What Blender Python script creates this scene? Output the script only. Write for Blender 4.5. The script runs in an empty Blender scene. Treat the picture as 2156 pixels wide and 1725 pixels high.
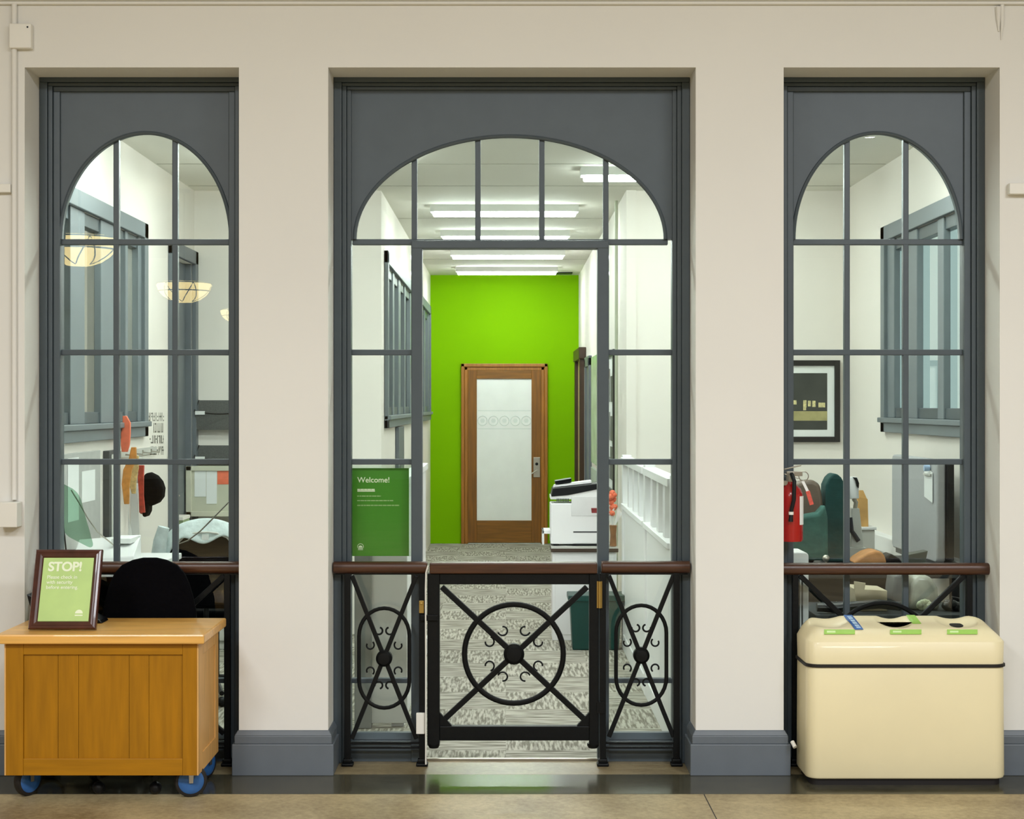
import bpy, bmesh, math, random
from mathutils import Vector, Matrix
random.seed(7)
PI = math.pi
S = bpy.context.scene
COL = S.collection

# ------------------------------------------------------------------ camera, world, lights, exposure
F, CX, CY, CAMZ = 3370.0, 1065.0, 852.0, 1.6       # focal length and vanishing point in photo pixels
cam = bpy.data.cameras.new('camera')
camo = bpy.data.objects.new('camera', cam)
COL.objects.link(camo)
camo.location = (0, 0, CAMZ)
camo.rotation_euler = (PI/2, 0, 0)
cam.sensor_fit = 'HORIZONTAL'
cam.sensor_width = 36.0
cam.lens = 36.0*F/2156.0
cam.shift_x = (1078-CX)/2156.0
cam.shift_y = -(862.5-CY)/2156.0
cam.clip_end = 200
S.camera = camo

w = bpy.data.worlds.new('daylight')
S.world = w
w.use_nodes = True
w.node_tree.nodes['Background'].inputs[0].default_value = (0.72, 0.93, 0.93, 1)
w.node_tree.nodes['Background'].inputs[1].default_value = 0.85

S.view_settings.view_transform = 'Standard'
S.view_settings.look = 'None'
S.view_settings.exposure = 0.0
S.view_settings.gamma = 1.0
S.view_settings.use_curve_mapping = False

def area(name, loc, size, power, col=(1, .93, .82), sy=None):
    l = bpy.data.lights.new(name, 'AREA')
    l.energy = power
    l.size = size
    l.color = col
    if sy:
        l.shape = 'RECTANGLE'
        l.size_y = sy
    o = bpy.data.objects.new(name, l)
    COL.objects.link(o)
    o.location = loc
    return o
for i, (x, y, p) in enumerate([(-3.0, 1.2, 165), (0.2, 1.2, 150), (3.4, 1.2, 270), (-3.0, -2.4, 190), (3.4, -2.4, 250)]):
    area('lobby_ceiling_lamp', (x, y, 4.5), 1.2, p, (.93, .975, 1.03))

TUBE = 60.0          # brightness of the fluorescent tubes behind the screens

# ------------------------------------------------------------------ helpers
def lin(c):
    r = []
    for v in c:
        v = v/255.0
        r.append(v/12.92 if v <= .04045 else ((v+.055)/1.055)**2.4)
    return (r[0], r[1], r[2], 1)

def P(px, py, Y):
    return Vector(((px-CX)*Y/F, Y, CAMZ-(py-CY)*Y/F))
def X(px, Y): return (px-CX)*Y/F
def Z(py, Y): return CAMZ-(py-CY)*Y/F

MATS = {}
def mat(name, col, rough=.5, metal=0., var=.06, scale=6., bump=0., bscale=60., spec=.5, coat=0., stretch=None, emit=0., alpha=None, trans=0.):
    if name in MATS: return MATS[name]
    m = bpy.data.materials.new(name)
    m.use_nodes = True
    nt = m.node_tree
    b = nt.nodes['Principled BSDF']
    c = lin(col)
    b.inputs['Roughness'].default_value = rough
    b.inputs['Metallic'].default_value = metal
    b.inputs['Specular IOR Level'].default_value = spec
    b.inputs['Coat Weight'].default_value = coat
    if trans: b.inputs['Transmission Weight'].default_value = trans
    tc = nt.nodes.new('ShaderNodeTexCoord')
    mp = nt.nodes.new('ShaderNodeMapping')
    nt.links.new(tc.outputs['Object'], mp.inputs[0])
    if stretch: mp.inputs['Scale'].default_value = stretch
    n = nt.nodes.new('ShaderNodeTexNoise')
    n.inputs['Scale'].default_value = scale
    n.inputs['Detail'].default_value = 5
    nt.links.new(mp.outputs[0], n.inputs['Vector'])
    r = nt.nodes.new('ShaderNodeValToRGB')
    r.color_ramp.elements[0].position = .3
    r.color_ramp.elements[1].position = .7
    r.color_ramp.elements[0].color = tuple(v*(1-var) for v in c[:3])+(1,)
    r.color_ramp.elements[1].color = tuple(min(1, v*(1+var)) for v in c[:3])+(1,)
    nt.links.new(n.outputs['Fac'], r.inputs[0])
    nt.links.new(r.outputs[0], b.inputs['Base Color'])
    if bump:
        n2 = nt.nodes.new('ShaderNodeTexNoise')
        n2.inputs['Scale'].default_value = bscale
        nt.links.new(mp.outputs[0], n2.inputs['Vector'])
        bp = nt.nodes.new('ShaderNodeBump')
        bp.inputs['Strength'].default_value = bump
        bp.inputs['Distance'].default_value = .01
        nt.links.new(n2.outputs['Fac'], bp.inputs['Height'])
        nt.links.new(bp.outputs[0], b.inputs['Normal'])
    if emit:
        b.inputs['Emission Strength'].default_value = emit
        nt.links.new(r.outputs[0], b.inputs['Emission Color'])
    MATS[name] = m
    return m

def glass_mat(name, tint=(255, 255, 255), boost=1.0):
    if name in MATS: return MATS[name]
    m = bpy.data.materials.new(name)
    m.use_nodes = True
    nt = m.node_tree
    nt.nodes.clear()
    out = nt.nodes.new('ShaderNodeOutputMaterial')
    mix = nt.nodes.new('ShaderNodeMixShader')
    tr = nt.nodes.new('ShaderNodeBsdfTransparent')
    tr.inputs[0].default_value = lin(tint)
    gl = nt.nodes.new('ShaderNodeBsdfGlossy')
    gl.inputs['Roughness'].default_value = 0.0
    fr = nt.nodes.new('ShaderNodeFresnel')
    fr.inputs[0].default_value = 1.45
    mu = nt.nodes.new('ShaderNodeMath')
    mu.operation = 'MULTIPLY'
    mu.inputs[1].default_value = boost
    mu.use_clamp = True
    nt.links.new(fr.outputs[0], mu.inputs[0])
    ge = nt.nodes.new('ShaderNodeNewGeometry')      # only the outer face of each pane mirrors
    iv = nt.nodes.new('ShaderNodeMath'); iv.operation = 'SUBTRACT'; iv.inputs[0].default_value = 1.0
    nt.links.new(ge.outputs['Backfacing'], iv.inputs[1])
    m2 = nt.nodes.new('ShaderNodeMath'); m2.operation = 'MULTIPLY'
    nt.links.new(mu.outputs[0], m2.inputs[0]); nt.links.new(iv.outputs[0], m2.inputs[1])
    nt.links.new(m2.outputs[0], mix.inputs[0])
    nt.links.new(tr.outputs[0], mix.inputs[1])
    nt.links.new(gl.outputs[0], mix.inputs[2])
    nt.links.new(mix.outputs[0], out.inputs[0])
    MATS[name] = m
    return m

ORG = {}
def org(o):
    return ORG.get(o.name, Vector((0, 0, 0)))

class MB:
    """collects shapes, then links them as one mesh object"""
    def __init__(s):
        s.b = bmesh.new()
    def face(s, pts):
        vs = [s.b.verts.new(p) for p in pts]
        try: return s.b.faces.new(vs)
        except ValueError: return None
    def hexa(s, p):
        v = [s.b.verts.new(q) for q in p]
        for f in ((0, 3, 2, 1), (4, 5, 6, 7), (0, 1, 5, 4), (1, 2, 6, 5), (2, 3, 7, 6), (3, 0, 4, 7)):
            s.b.faces.new([v[i] for i in f])
        return s
    def box(s, x0, x1, y0, y1, z0, z1):
        return s.hexa([(x0, y0, z0), (x1, y0, z0), (x1, y1, z0), (x0, y1, z0), (x0, y0, z1), (x1, y0, z1), (x1, y1, z1), (x0, y1, z1)])
    def bar(s, a, c, wd, th, up=(0, 0, 1)):
        """rectangular bar from a to c"""
        a = Vector(a); c = Vector(c)
        d = (c-a).normalized()
        u = Vector(up)
        if abs(d.dot(u)) > .95: u = Vector((1, 0, 0))
        r = d.cross(u).normalized()*wd/2
        t = r.cross(d).normalized()*th/2
        return s.hexa([a-r-t, a+r-t, a+r+t, a-r+t, c-r-t, c+r-t, c+r+t, c-r+t])
    def tube(s, pts, r, n=10, closed=False, caps=True):
        pts = [Vector(p) for p in pts]
        k = len(pts)
        rs = r if isinstance(r, (list, tuple)) else [r]*k
        rings = []
        pu = None
        for i in range(k):
            if closed: d = pts[(i+1) % k]-pts[i-1]
            else: d = pts[min(i+1, k-1)]-pts[max(i-1, 0)]
            d.normalize()
            if pu is None:
                pu = Vector((0, 0, 1)) if abs(d.z) < .9 else Vector((0, 1, 0))
            a = d.cross(pu)
            if a.length < 1e-4: a = d.cross(Vector((1, 0, 0)))
            a.normalize()
            pu = a.cross(d).normalized()
            rings.append([s.b.verts.new(pts[i]+(a*math.cos(2*PI*j/n)+pu*math.sin(2*PI*j/n))*rs[i]) for j in range(n)])
        for i in range(k if closed else k-1):
            A, B = rings[i], rings[(i+1) % k]
            for j in range(n):
                s.b.faces.new((A[j], A[(j+1) % n], B[(j+1) % n], B[j]))
        if caps and not closed:
            s.b.faces.new(rings[0][::-1]); s.b.faces.new(rings[-1])
        return s
    def cyl(s, a, c, r, n=20, r2=None):
        return s.tube([a, c], [r, r if r2 is None else r2], n)
    def lathe(s, c, prof, n=28, axis='z'):
        c = Vector(c)
        rings = []
        for r, h in prof:
            ring = []
            for j in range(n):
                t = 2*PI*j/n
                if axis == 'z': v = Vector((r*math.cos(t), r*math.sin(t), h))
                elif axis == 'y': v = Vector((r*math.cos(t), h, r*math.sin(t)))
                else: v = Vector((h, r*math.cos(t), r*math.sin(t)))
                ring.append(s.b.verts.new(c+v))
            rings.append(ring)
        for A, B in zip(rings, rings[1:]):
            for j in range(n):
                s.b.faces.new((A[j], A[(j+1) % n], B[(j+1) % n], B[j]))
        s.b.faces.new(rings[0][::-1]); s.b.faces.new(rings[-1])
        return s
    def prism(s, pts, off):
        """closed polygon (3-D points) extruded by off"""
        off = Vector(off)
        A = [s.b.verts.new(p) for p in pts]
        B = [s.b.verts.new(Vector(p)+off) for p in pts]
        s.b.faces.new(A); s.b.faces.new(B[::-1])
        n = len(pts)
        for i in range(n):
            s.b.faces.new((A[i], A[(i+1) % n], B[(i+1) % n], B[i]))
        return s
    def ball(s, c, r, sx=1, sy=1, sz=1, u=16, v=10):
        m = Matrix.Translation(c) @ Matrix.Diagonal((sx, sy, sz, 1))
        bmesh.ops.create_uvsphere(s.b, u_segments=u, v_segments=v, radius=r, matrix=m)
        return s
    def build(s, name, m, parent=None, bevel=0., smooth=False, seg=2, local=False, keep=False, angle=35):
        b = s.b
        bmesh.ops.recalc_face_normals(b, faces=b.faces)
        o0 = Vector((0, 0, 0))
        if parent is not None:
            if not local: o0 = org(parent)
        elif not keep:
            lo = Vector([min(v.co[i] for v in b.verts) for i in range(3)])
            hi = Vector([max(v.co[i] for v in b.verts) for i in range(3)])
            o0 = Vector(((lo.x+hi.x)/2, (lo.y+hi.y)/2, lo.z))
        if o0.length: bmesh.ops.translate(b, verts=b.verts, vec=-o0)
        me = bpy.data.meshes.new(name)
        b.to_mesh(me); b.free()
        if smooth:
            for p in me.polygons: p.use_smooth = True
            try: me.set_sharp_from_angle(angle=math.radians(angle))
            except Exception: pass
        me.materials.append(m)
        o = bpy.data.objects.new(name, me)
        COL.objects.link(o)
        if bevel:
            md = o.modifiers.new('bevel', 'BEVEL')
            md.width = bevel; md.segments = seg; md.limit_method = 'ANGLE'
            md.angle_limit = math.radians(40)
        if parent is not None:
            o.parent = parent
            ORG[o.name] = o0
        else:
            o.location = o0
            ORG[o.name] = o0
        return o

def tag(o, label=None, cat=None, group=None, kind=None):
    if label: o['label'] = label
    if cat: o['category'] = cat
    if group: o['group'] = group
    if kind: o['kind'] = kind
    return o
def thing(name, loc, label, cat, group=None, kind=None, rot=None):
    o = bpy.data.objects.new(name, None)
    COL.objects.link(o)
    o.location = loc
    o.empty_display_size = .05
    if rot: o.rotation_euler = rot
    ORG[o.name] = Vector(loc)
    return tag(o, label, cat, group, kind)
def struct(o, label, cat): return tag(o, label, cat, None, 'structure')
def dup(root, loc, label, rotz=None):
    r = root.copy(); COL.objects.link(r); r.location = loc
    if rotz is not None: r.rotation_euler.z = rotz
    r['label'] = label
    for ch in list(root.children):
        c = ch.copy(); COL.objects.link(c); c.parent = r
        for g in ch.children:
            d = g.copy(); COL.objects.link(d); d.parent = c
    return r

def text(body, size, loc, m, name, parent, bold=0., rotm=None, align='LEFT', space=1., depth=.0006, local=False, shear=0.):
    cu = bpy.data.curves.new(name, 'FONT')
    cu.body = body; cu.size = size; cu.offset = bold*size; cu.extrude = depth
    cu.align_x = align; cu.space_character = space; cu.shear = shear
    t = bpy.data.objects.new(name+'_curve', cu)
    COL.objects.link(t)
    dg = bpy.context.evaluated_depsgraph_get()
    me = bpy.data.meshes.new_from_object(t.evaluated_get(dg))
    bpy.data.objects.remove(t); bpy.data.curves.remove(cu)
    R = rotm if rotm is not None else Matrix.Rotation(PI/2, 4, 'X')
    me.transform(R)
    off = Vector(loc) - (Vector((0, 0, 0)) if local else org(parent))
    me.transform(Matrix.Translation(off))
    me.materials.clear(); me.materials.append(m)
    o = bpy.data.objects.new(name, me)
    COL.objects.link(o)
    o.parent = parent
    ORG[o.name] = org(parent)
    return o

def rrect(cx, cy, a, b, r, n=6, nx=1):
    """rounded rectangle outline, counter clockwise"""
    pts = []
    for (sx, sy, t0) in ((1, 1, 0), (-1, 1, PI/2), (-1, -1, PI), (1, -1, 3*PI/2)):
        for i in range(n+1):
            t = t0+PI/2*i/n
            pts.append((cx+sx*(a-r)+r*math.cos(t), cy+sy*(b-r)+r*math.sin(t)))
    return pts

# ------------------------------------------------------------------ materials
GREYI = mat('lit_slate_paint', (112, 121, 126), .45, var=.04, scale=7)  # frame grey lightened for the brighter light on the inner windows
WALL = mat('painted_plaster', (229, 227, 221), .75, var=.02, scale=1.2, bump=.05, bscale=25)
WHITE = mat('white_enamel', (232, 229, 220), .4, var=.015)
GREY = mat('slate_grey_paint', (72, 82, 88), .42, var=.05, scale=9, bump=.04, bscale=30)
GREYL = mat('worn_grey_paint', (100, 107, 114), .42, var=.06, scale=7)
CREAM = mat('cream_plaster', (238, 232, 224), .75, var=.02, scale=1.0)
CEIL = mat('ceiling_plaster', (224, 222, 212), .85, var=.04, scale=1.5)
GREENW = mat('lime_green_paint', (124, 180, 0), .7, var=.03, scale=1.5, spec=.08)
IRON = mat('black_iron', (8, 10, 11), .45, var=.2, scale=30, bump=.08, bscale=90, spec=.22)
RAILW = mat('dark_mahogany', (70, 39, 20), .4, var=.3, scale=5, stretch=(1.2, 22, 22), coat=.1)
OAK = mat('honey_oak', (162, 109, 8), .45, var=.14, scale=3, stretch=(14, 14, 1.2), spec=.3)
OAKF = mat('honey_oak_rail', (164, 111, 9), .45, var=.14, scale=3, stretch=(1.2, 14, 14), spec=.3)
OAKS = mat('honey_oak_lit_side', (218, 168, 100), .42, var=.12, scale=3, stretch=(14, 14, 1.2), spec=.3)  # same oak as the front, lightened for the light on the side
OAKH = mat('honey_oak_lit_top', (230, 174, 90), .34, var=.14, scale=3, stretch=(1.2, 14, 14), coat=.2)  # same oak as the front; overhead light on the top put into colour
DOORW = mat('door_walnut', (126, 80, 14), .5, var=.25, scale=3, stretch=(14, 14, 1.0))
DOORWH = mat('door_walnut_across', (126, 82, 16), .5, var=.25, scale=3, stretch=(1.2, 14, 14))
GLASS = glass_mat('clear_glass', (250, 253, 251), 1.7)
FROST = mat('frosted_glass', (244, 250, 247), .28, var=.03, scale=4)
ETCH = mat('etched_glass', (226, 236, 232), .5, var=.02)
CHROME = mat('brushed_steel', (185, 180, 170), .3, 1., var=.05)
BRASS = mat('brass', (190, 160, 95), .35, 1., var=.1)
BLACKF = mat('black_fabric', (5, 5, 8), .95, spec=.08, var=.2, scale=60, bump=.1, bscale=300)
BLACKP = mat('black_plastic', (14, 15, 18), .4, var=.1, spec=.3)
DGREY = mat('dark_grey_metal', (70, 72, 72), .5, var=.1)
PAPER = mat('white_paper', (236, 238, 236), .8, var=.02)
BIN = mat('cream_fiberglass', (234, 221, 180), .42, var=.03, scale=3, bump=.02, bscale=15, coat=.1)
SEAL = mat('black_rubber', (20, 14, 12), .6)
BLUE = mat('blue_rubber', (44, 92, 150), .35, var=.2, scale=20)
LIME = mat('lime_label', (160, 205, 92), .5, var=.04)
SIGNG = mat('sign_green', (62, 138, 16), .45, var=.05, scale=3)
STOPG = mat('stop_sheet_green', (176, 206, 112), .4, var=.08, scale=7)
LETTER = mat('pale_lettering', (238, 246, 214), .6, var=.0)
RED = mat('extinguisher_red', (168, 12, 14), .25, var=.05, coat=.4)
LGREY = mat('light_grey_laminate', (196, 196, 190), .5, var=.03)
PLASTW = mat('printer_white', (236, 236, 236), .4, var=.01)
TEAL = mat('dark_teal_plastic', (4, 58, 52), .4, var=.1)
TEALF = mat('dark_green_cloth', (18, 62, 60), .9, var=.2, scale=14, bump=.2, bscale=40)
TEALL = mat('faded_green_cloth', (60, 100, 92), .9, var=.2, scale=14, bump=.2, bscale=30)
ORANGE = mat('orange_cloth', (236, 120, 88), .7, var=.12, scale=30)
GOLD = mat('gold_ribbon', (206, 140, 66), .6, var=.2, scale=30)
KRAFT = mat('kraft_paper', (186, 132, 84), .8, var=.15, scale=15, bump=.3, bscale=30)
CARDB = mat('pale_cardboard', (196, 184, 156), .8, var=.08, scale=10)
TUBEM = mat('tube_light', (240, 250, 246), .4, var=0, emit=TUBE)

# terrazzo: speckled, polished
def terrazzo(name, c1, c2, rough, joints=False):
    m = bpy.data.materials.new(name)
    m.use_nodes = True
    nt = m.node_tree
    b = nt.nodes['Principled BSDF']
    b.inputs['Roughness'].default_value = rough
    b.inputs['Specular IOR Level'].default_value = .55
    tc = nt.nodes.new('ShaderNodeTexCoord')
    n = nt.nodes.new('ShaderNodeTexNoise'); n.inputs['Scale'].default_value = 38; n.inputs['Detail'].default_value = 8; n.inputs['Roughness'].default_value = .75
    n3 = nt.nodes.new('ShaderNodeTexNoise'); n3.inputs['Scale'].default_value = 3.2; n3.inputs['Detail'].default_value = 4
    ad = nt.nodes.new('ShaderNodeMath'); ad.operation = 'ADD'
    h = nt.nodes.new('ShaderNodeMath'); h.operation = 'MULTIPLY'; h.inputs[1].default_value = .5
    nt.links.new(tc.outputs['Object'], n.inputs['Vector']); nt.links.new(tc.outputs['Object'], n3.inputs['Vector'])
    nt.links.new(n.outputs['Fac'], ad.inputs[0]); nt.links.new(n3.outputs['Fac'], ad.inputs[1])
    nt.links.new(ad.outputs[0], h.inputs[0])
    r = nt.nodes.new('ShaderNodeValToRGB')
    r.color_ramp.elements[0].position = .36; r.color_ramp.elements[0].color = lin(c1)
    r.color_ramp.elements[1].position = .62; r.color_ramp.elements[1].color = lin(c2)
    nt.links.new(h.outputs[0], r.inputs[0])
    nt.links.new(r.outputs[0], b.inputs['Base Color'])
    MATS[name] = m
    return m
TERR = terrazzo('brown_terrazzo', (122, 104, 72), (180, 162, 122), .46)
TERRP = terrazzo('polished_terrazzo', (104, 90, 62), (150, 134, 102), .32)
TERRD = terrazzo('dark_green_marble', (52, 50, 38), (84, 80, 64), .16)

def carpet():
    m = bpy.data.materials.new('striped_carpet_tile')
    m.use_nodes = True
    nt = m.node_tree
    b = nt.nodes['Principled BSDF']
    b.inputs['Roughness'].default_value = .95
    b.inputs['Specular IOR Level'].default_value = .1
    tc = nt.nodes.new('ShaderNodeTexCoord')
    ck = nt.nodes.new('ShaderNodeTexChecker'); ck.inputs['Scale'].default_value = 2.0
    nt.links.new(tc.outputs['Object'], ck.inputs['Vector'])
    ns = []
    for sc in ((70, 7, 1), (5, 46, 1)):
        mp = nt.nodes.new('ShaderNodeMapping'); mp.inputs['Scale'].default_value = sc
        nt.links.new(tc.outputs['Object'], mp.inputs[0])
        n = nt.nodes.new('ShaderNodeTexNoise'); n.inputs['Scale'].default_value = 1.0; n.inputs['Detail'].default_value = 3
        nt.links.new(mp.outputs[0], n.inputs['Vector'])
        ns.append(n)
    mx = nt.nodes.new('ShaderNodeMix'); mx.data_type = 'FLOAT'
    nt.links.new(ck.outputs['Fac'], mx.inputs[0])
    nt.links.new(ns[0].outputs['Fac'], mx.inputs[2]); nt.links.new(ns[1].outputs['Fac'], mx.inputs[3])
    r = nt.nodes.new('ShaderNodeValToRGB')
    r.color_ramp.elements[0].position = .40; r.color_ramp.elements[0].color = lin((122, 118, 107))
    r.color_ramp.elements[1].position = .60; r.color_ramp.elements[1].color = lin((184, 180, 168))
    nt.links.new(mx.outputs[0], r.inputs[0])
    nt.links.new(r.outputs[0], b.inputs['Base Color'])
    MATS['carpet'] = m
    return m
CARPET = carpet()

# ================================================================== SETTING
YW, YB = 6.92, 7.28           # front and back of the thick front wall
YC = 7.13                     # face of the grey casings
YP = 7.17                     # face of the grey panels
OPEN = [(-2.08, -1.154), (-.768, .821), (1.2012, 2.1355)]      # the three openings
ZT = 3.058
LX0, LX1, LY0, LH = -9.0, 9.0, -20.0, 4.75
RXL, RXR, YX, YG, RH = -2.17, 2.36, 11.15, 18.42, 3.09          # rooms behind
HXL, HXR = -.868, .838

# floors
b = MB(); b.box(LX0, LX1, LY0, 6.57, -.1, 0)
struct(b.build('floor', TERR), 'speckled brown terrazzo floor of the lobby', 'floor')
b = MB()
b.box(LX0, LX1, 6.574, YW, -.1, 0)
struct(b.build('floor_border', TERRD), 'dark stone border strip along the foot of the front wall', 'floor')
b = MB()
for a, c in OPEN: b.box(a, c, YW+.001, 7.2, -.1, 0)
struct(b.build('floor_recess', TERRP), 'brown floor inside the three wall recesses', 'floor')
b = MB(); b.box(X(1481, 6.57), X(1481, 6.57)+.004, 4, 6.569, .0, .0006); b.box(-2.6, -2.596, 4, 6.569, 0, .0006)
struct(b.build('trim_1', SEAL), 'thin dark joint in the terrazzo floor', 'trim')
b = MB(); b.box(-4.2, 3.2, 7.2, YG+.2, -.1, -.001)
struct(b.build('floor_carpet', CARPET), 'grey striped carpet tiles behind the gate', 'floor')
b = MB(); b.box(X(893, 7.2), X(1260, 7.2), 7.185, 7.2, -.002, .012)
struct(b.build('trim_2', CHROME, bevel=.003), 'metal threshold strip where the carpet begins', 'trim')

# front wall
b = MB()
xs = [LX0, OPEN[0][0], OPEN[0][1], OPEN[1][0], OPEN[1][1], OPEN[2][0], OPEN[2][1], LX1]
for i in (0, 2, 4, 6): b.box(xs[i], xs[i+1], YW, YB, 0, ZT)
b.box(LX0, LX1, YW, YB, ZT, LH)
struct(b.build('wall_front', WALL, keep=True), 'thick off-white wall with three tall openings', 'wall')
b = MB(); b.box(LX0-.2, LX1+.2, LY0-.2, LY0, 0, LH); struct(b.build('wall_back', WALL), 'plain wall at the far end of the lobby', 'wall')
b = MB(); b.box(LX0-.2, LX0, LY0, YB, 0, LH); struct(b.build('wall_left', WALL), 'plain left wall of the lobby', 'wall')
b = MB(); b.box(LX1, LX1+.2, LY0, YB, 0, LH); struct(b.build('wall_right', WALL), 'plain right wall of the lobby', 'wall')
b = MB(); b.box(LX0-.2, LX1+.2, LY0-.2, YB, LH, LH+.15); struct(b.build('ceiling', WALL), 'high plain ceiling of the lobby', 'ceiling')
# picture rail at the top of the photo
b = MB()
b.box(LX0, LX1, YW-.018, YW, Z(11, YW), Z(4, YW)); b.box(LX0, LX1, YW-.03, YW, Z(4, YW), Z(-8, YW))
struct(b.build('trim_3', WALL, bevel=.004), 'painted picture rail along the top of the front wall', 'trim')

# baseboards
def baseboard(name, x0, x1, e0, e1, label):
    b = MB()
    for d, z0, z1 in ((.026, 0, .135), (.017, .135, .170)):
        a = x0-(d if e0 else 0); c = x1+(d if e1 else 0)
        b.box(a, c, YW-d, YC-.005 if (e0 or e1) else YW, z0, z1)
    d = .017; z0, z1, t = .170, .192, .004
    a0, c0 = x0-(d if e0 else 0), x1+(d if e1 else 0)
    a1, c1 = x0-(t if e0 else 0), x1+(t if e1 else 0)
    b.hexa([(a0, YW-d, z0), (c0, YW-d, z0), (c0, YC-.005, z0), (a0, YC-.005, z0), (a1, YW-t, z1), (c1, YW-t, z1), (c1, YC-.005, z1), (a1, YC-.005, z1)])
    struct(b.build(name, GREYL, bevel=.003), label, 'baseboard')
baseboard('baseboard_left', LX0, OPEN[0][0], 0, 1, 'grey baseboard left of the wooden desk')
baseboard('baseboard_inner_left', OPEN[0][1], OPEN[1][0], 1, 1, 'grey stepped baseboard around the pillar left of the gate')
baseboard('baseboard_inner_right', OPEN[1][1], OPEN[2][0], 1, 1, 'grey stepped baseboard around the pillar right of the gate')
baseboard('baseboard_right', OPEN[2][1], LX1, 1, 0, 'grey baseboard right of the cream recycling bin')

# ------------------------------------------------------------------ the three arched screens
def arch_screen(n, op, L, R, label, mull, arch, zs, rows, door=None, glassrows=True):
    """op: opening; L,R: px of the pane field; arch (xl,xr,ytop,yspring) px; rows: list of (y0,y1) px bars"""
    root = thing('window_%d' % n, (0.5*(op[0]+op[1]), YC, 0), label, 'window', kind='structure')
    x0, x1 = op[0]+.001, op[1]-.001
    yp = lambda py: Z(py, YP)
    xp = lambda px: X(px, YP)
    zt = Z(160, YC)
    # casing: three stepped mouldings
    b = MB()
    cw = .085 if door is None else .075
    for d, e, f in ((YC, 0, .035), (YC+.012, .035, .055), (YC+.026, .055, cw)):
        b.box(x0+e, x0+f, d, YP+.05, 0, zt-f*.75); b.box(x1-f, x1-e, d, YP+.05, 0, zt-f*.75)
        b.box(x0+e, x1-e, d, YP+.05, zt-f*.75, zt-e*.75)
    b.box(x0, x1, YC-.004, YP+.05, zt, ZT-.001)
    b.build('casing', GREY, root, bevel=.004)
    # spandrel panel with the arch cut out
    ax0, ax1 = xp(arch[0]), xp(arch[1])
    za, zsp = yp(arch[2]), yp(arch[3])
    acx, aw, ah = (ax0+ax1)/2, (ax1-ax0)/2, za-zsp
    N = 56
    def zarc(x):
        t = max(0, 1-((x-acx)/aw)**2)
        return zsp+ah*math.sqrt(t)
    xsr = [acx-aw*math.cos(PI*i/N) for i in range(N+1)]
    px0, px1, pzt = x0+cw-.01, x1-cw+.01, zt-cw*.75+.01
    y0, y1 = YP, YP+.055
    b = MB()
    b.box(px0, ax0, y0, y1, zsp, pzt); b.box(ax1, px1, y0, y1, zsp, pzt)
    for i in range(N):
        a, c = xsr[i], xsr[i+1]
        b.hexa([(a, y0, zarc(a)), (c, y0, zarc(c)), (c, y1, zarc(c)), (a, y1, zarc(a)), (a, y0, pzt), (c, y0, pzt), (c, y1, pzt), (a, y1, pzt)])
    # side strips beside the panes and the panel under the lowest pane
    pl, pr = xp(L), xp(R)
    zb = yp(1545)
    b.box(px0, pl, y0, y1, .0, zsp); b.box(pr, px1, y0, y1, 0, zsp)
    bmesh.ops.remove_doubles(b.b, verts=b.b.verts, dist=1e-5)
    b.build('spandrel_panel', GREY, root)
    b = MB(); b.tube([(x, YP-.001, zarc(x)) for x in xsr], .0085, 8)
    b.build('arch_bead', GREY, root, smooth=True)
    # bottom panels (left and right of the door)
    spans = [(pl, pr)] if door is None else [(pl, xp(door[0])), (xp(door[3]), pr)]
    for a, c in spans:
        b = MB()
        b.box(a-.002, c+.002, YP, YP+.055, .0, zb-.025)
        b.box(a-.002, c+.002, YP-.012, YP+.055, zb-.045, zb-.03)
        b.hexa([(a, YP-.004, zb-.025), (c, YP-.004, zb-.025), (c, YP+.055, zb-.025), (a, YP+.055, zb-.025), (a, YP+.02, zb), (c, YP+.02, zb), (c, YP+.055, zb), (a, YP+.055, zb)])
        b.build('bottom_panel', GREY, root, bevel=.002)
    # muntins
    my0, my1 = YP+.012, YP+.045
    hw = .0125
    for m_ in mull:
        xm = xp(m_)
        lo = zb if (door is None) else zsp
        b = MB(); b.box(xm-hw, xm+hw, my0, my1, lo, zarc(xm)+.004)
        b.build('muntin', GREY, root, bevel=.003)
    for (ya, yb_) in rows:
        for a, c in (spans if ya > 515 else [(ax0-.012, ax1+.012)]):
            if ya > 515: a -= .004; c += .004
            b = MB(); b.box(a, c, my0-.001, my1+.001, yp(yb_), yp(ya))
            b.build('muntin', GREY, root, bevel=.003)
    if door:
        for a, c in ((door[0], door[1]), (door[2], door[3])):
            b = MB(); b.box(xp(a), xp(c), YP-.012, YP+.06, 0, yp(512))
            b.build('door_jamb', GREY, root, bevel=.004)
        b = MB(); b.box(xp(door[0]), xp(door[3]), YP-.014, YP+.062, yp(524), yp(507))
        b.build('door_head', GREY, root, bevel=.004)
    # panes, one mesh each
    gy0, gy1 = YP+.026, YP+.031
    cols = [ax0]+[xp(m_) for m_ in mull]+[ax1]
    for i in range(len(cols)-1):
        a, c = cols[i]+hw*.8, cols[i+1]-hw*.8
        if i == 0: a = ax0+.0005
        if i == len(cols)-2: c = ax1-.0005
        pts = [(a, gy0, zsp+.0)]
        pts.append((c, gy0, zsp))
        for k in range(15):
            x = c+(a-c)*k/14
            pts.append((x, gy0, zarc(x)+.0005))
        MB().prism(pts, (0, gy1-gy0, 0)).build('pane', GLASS, root)
    zr = [yp(503)]+[v for (ya, yb_) in rows for v in (yp((ya+yb_)/2),) if ya > 515]+[zb]
    for a, c in spans:
        ms = [a]+[xp(m_) for m_ in mull if a < xp(m_) < c and door is None]+[c]
        for i in range(len(ms)-1):
            for j in range(len(zr)-1):
                MB().box(ms[i]+.003, ms[i+1]-.003, gy0, gy1, zr[j+1]+.003, zr[j]-.003).build('pane', GLASS, root)
    return root
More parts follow.
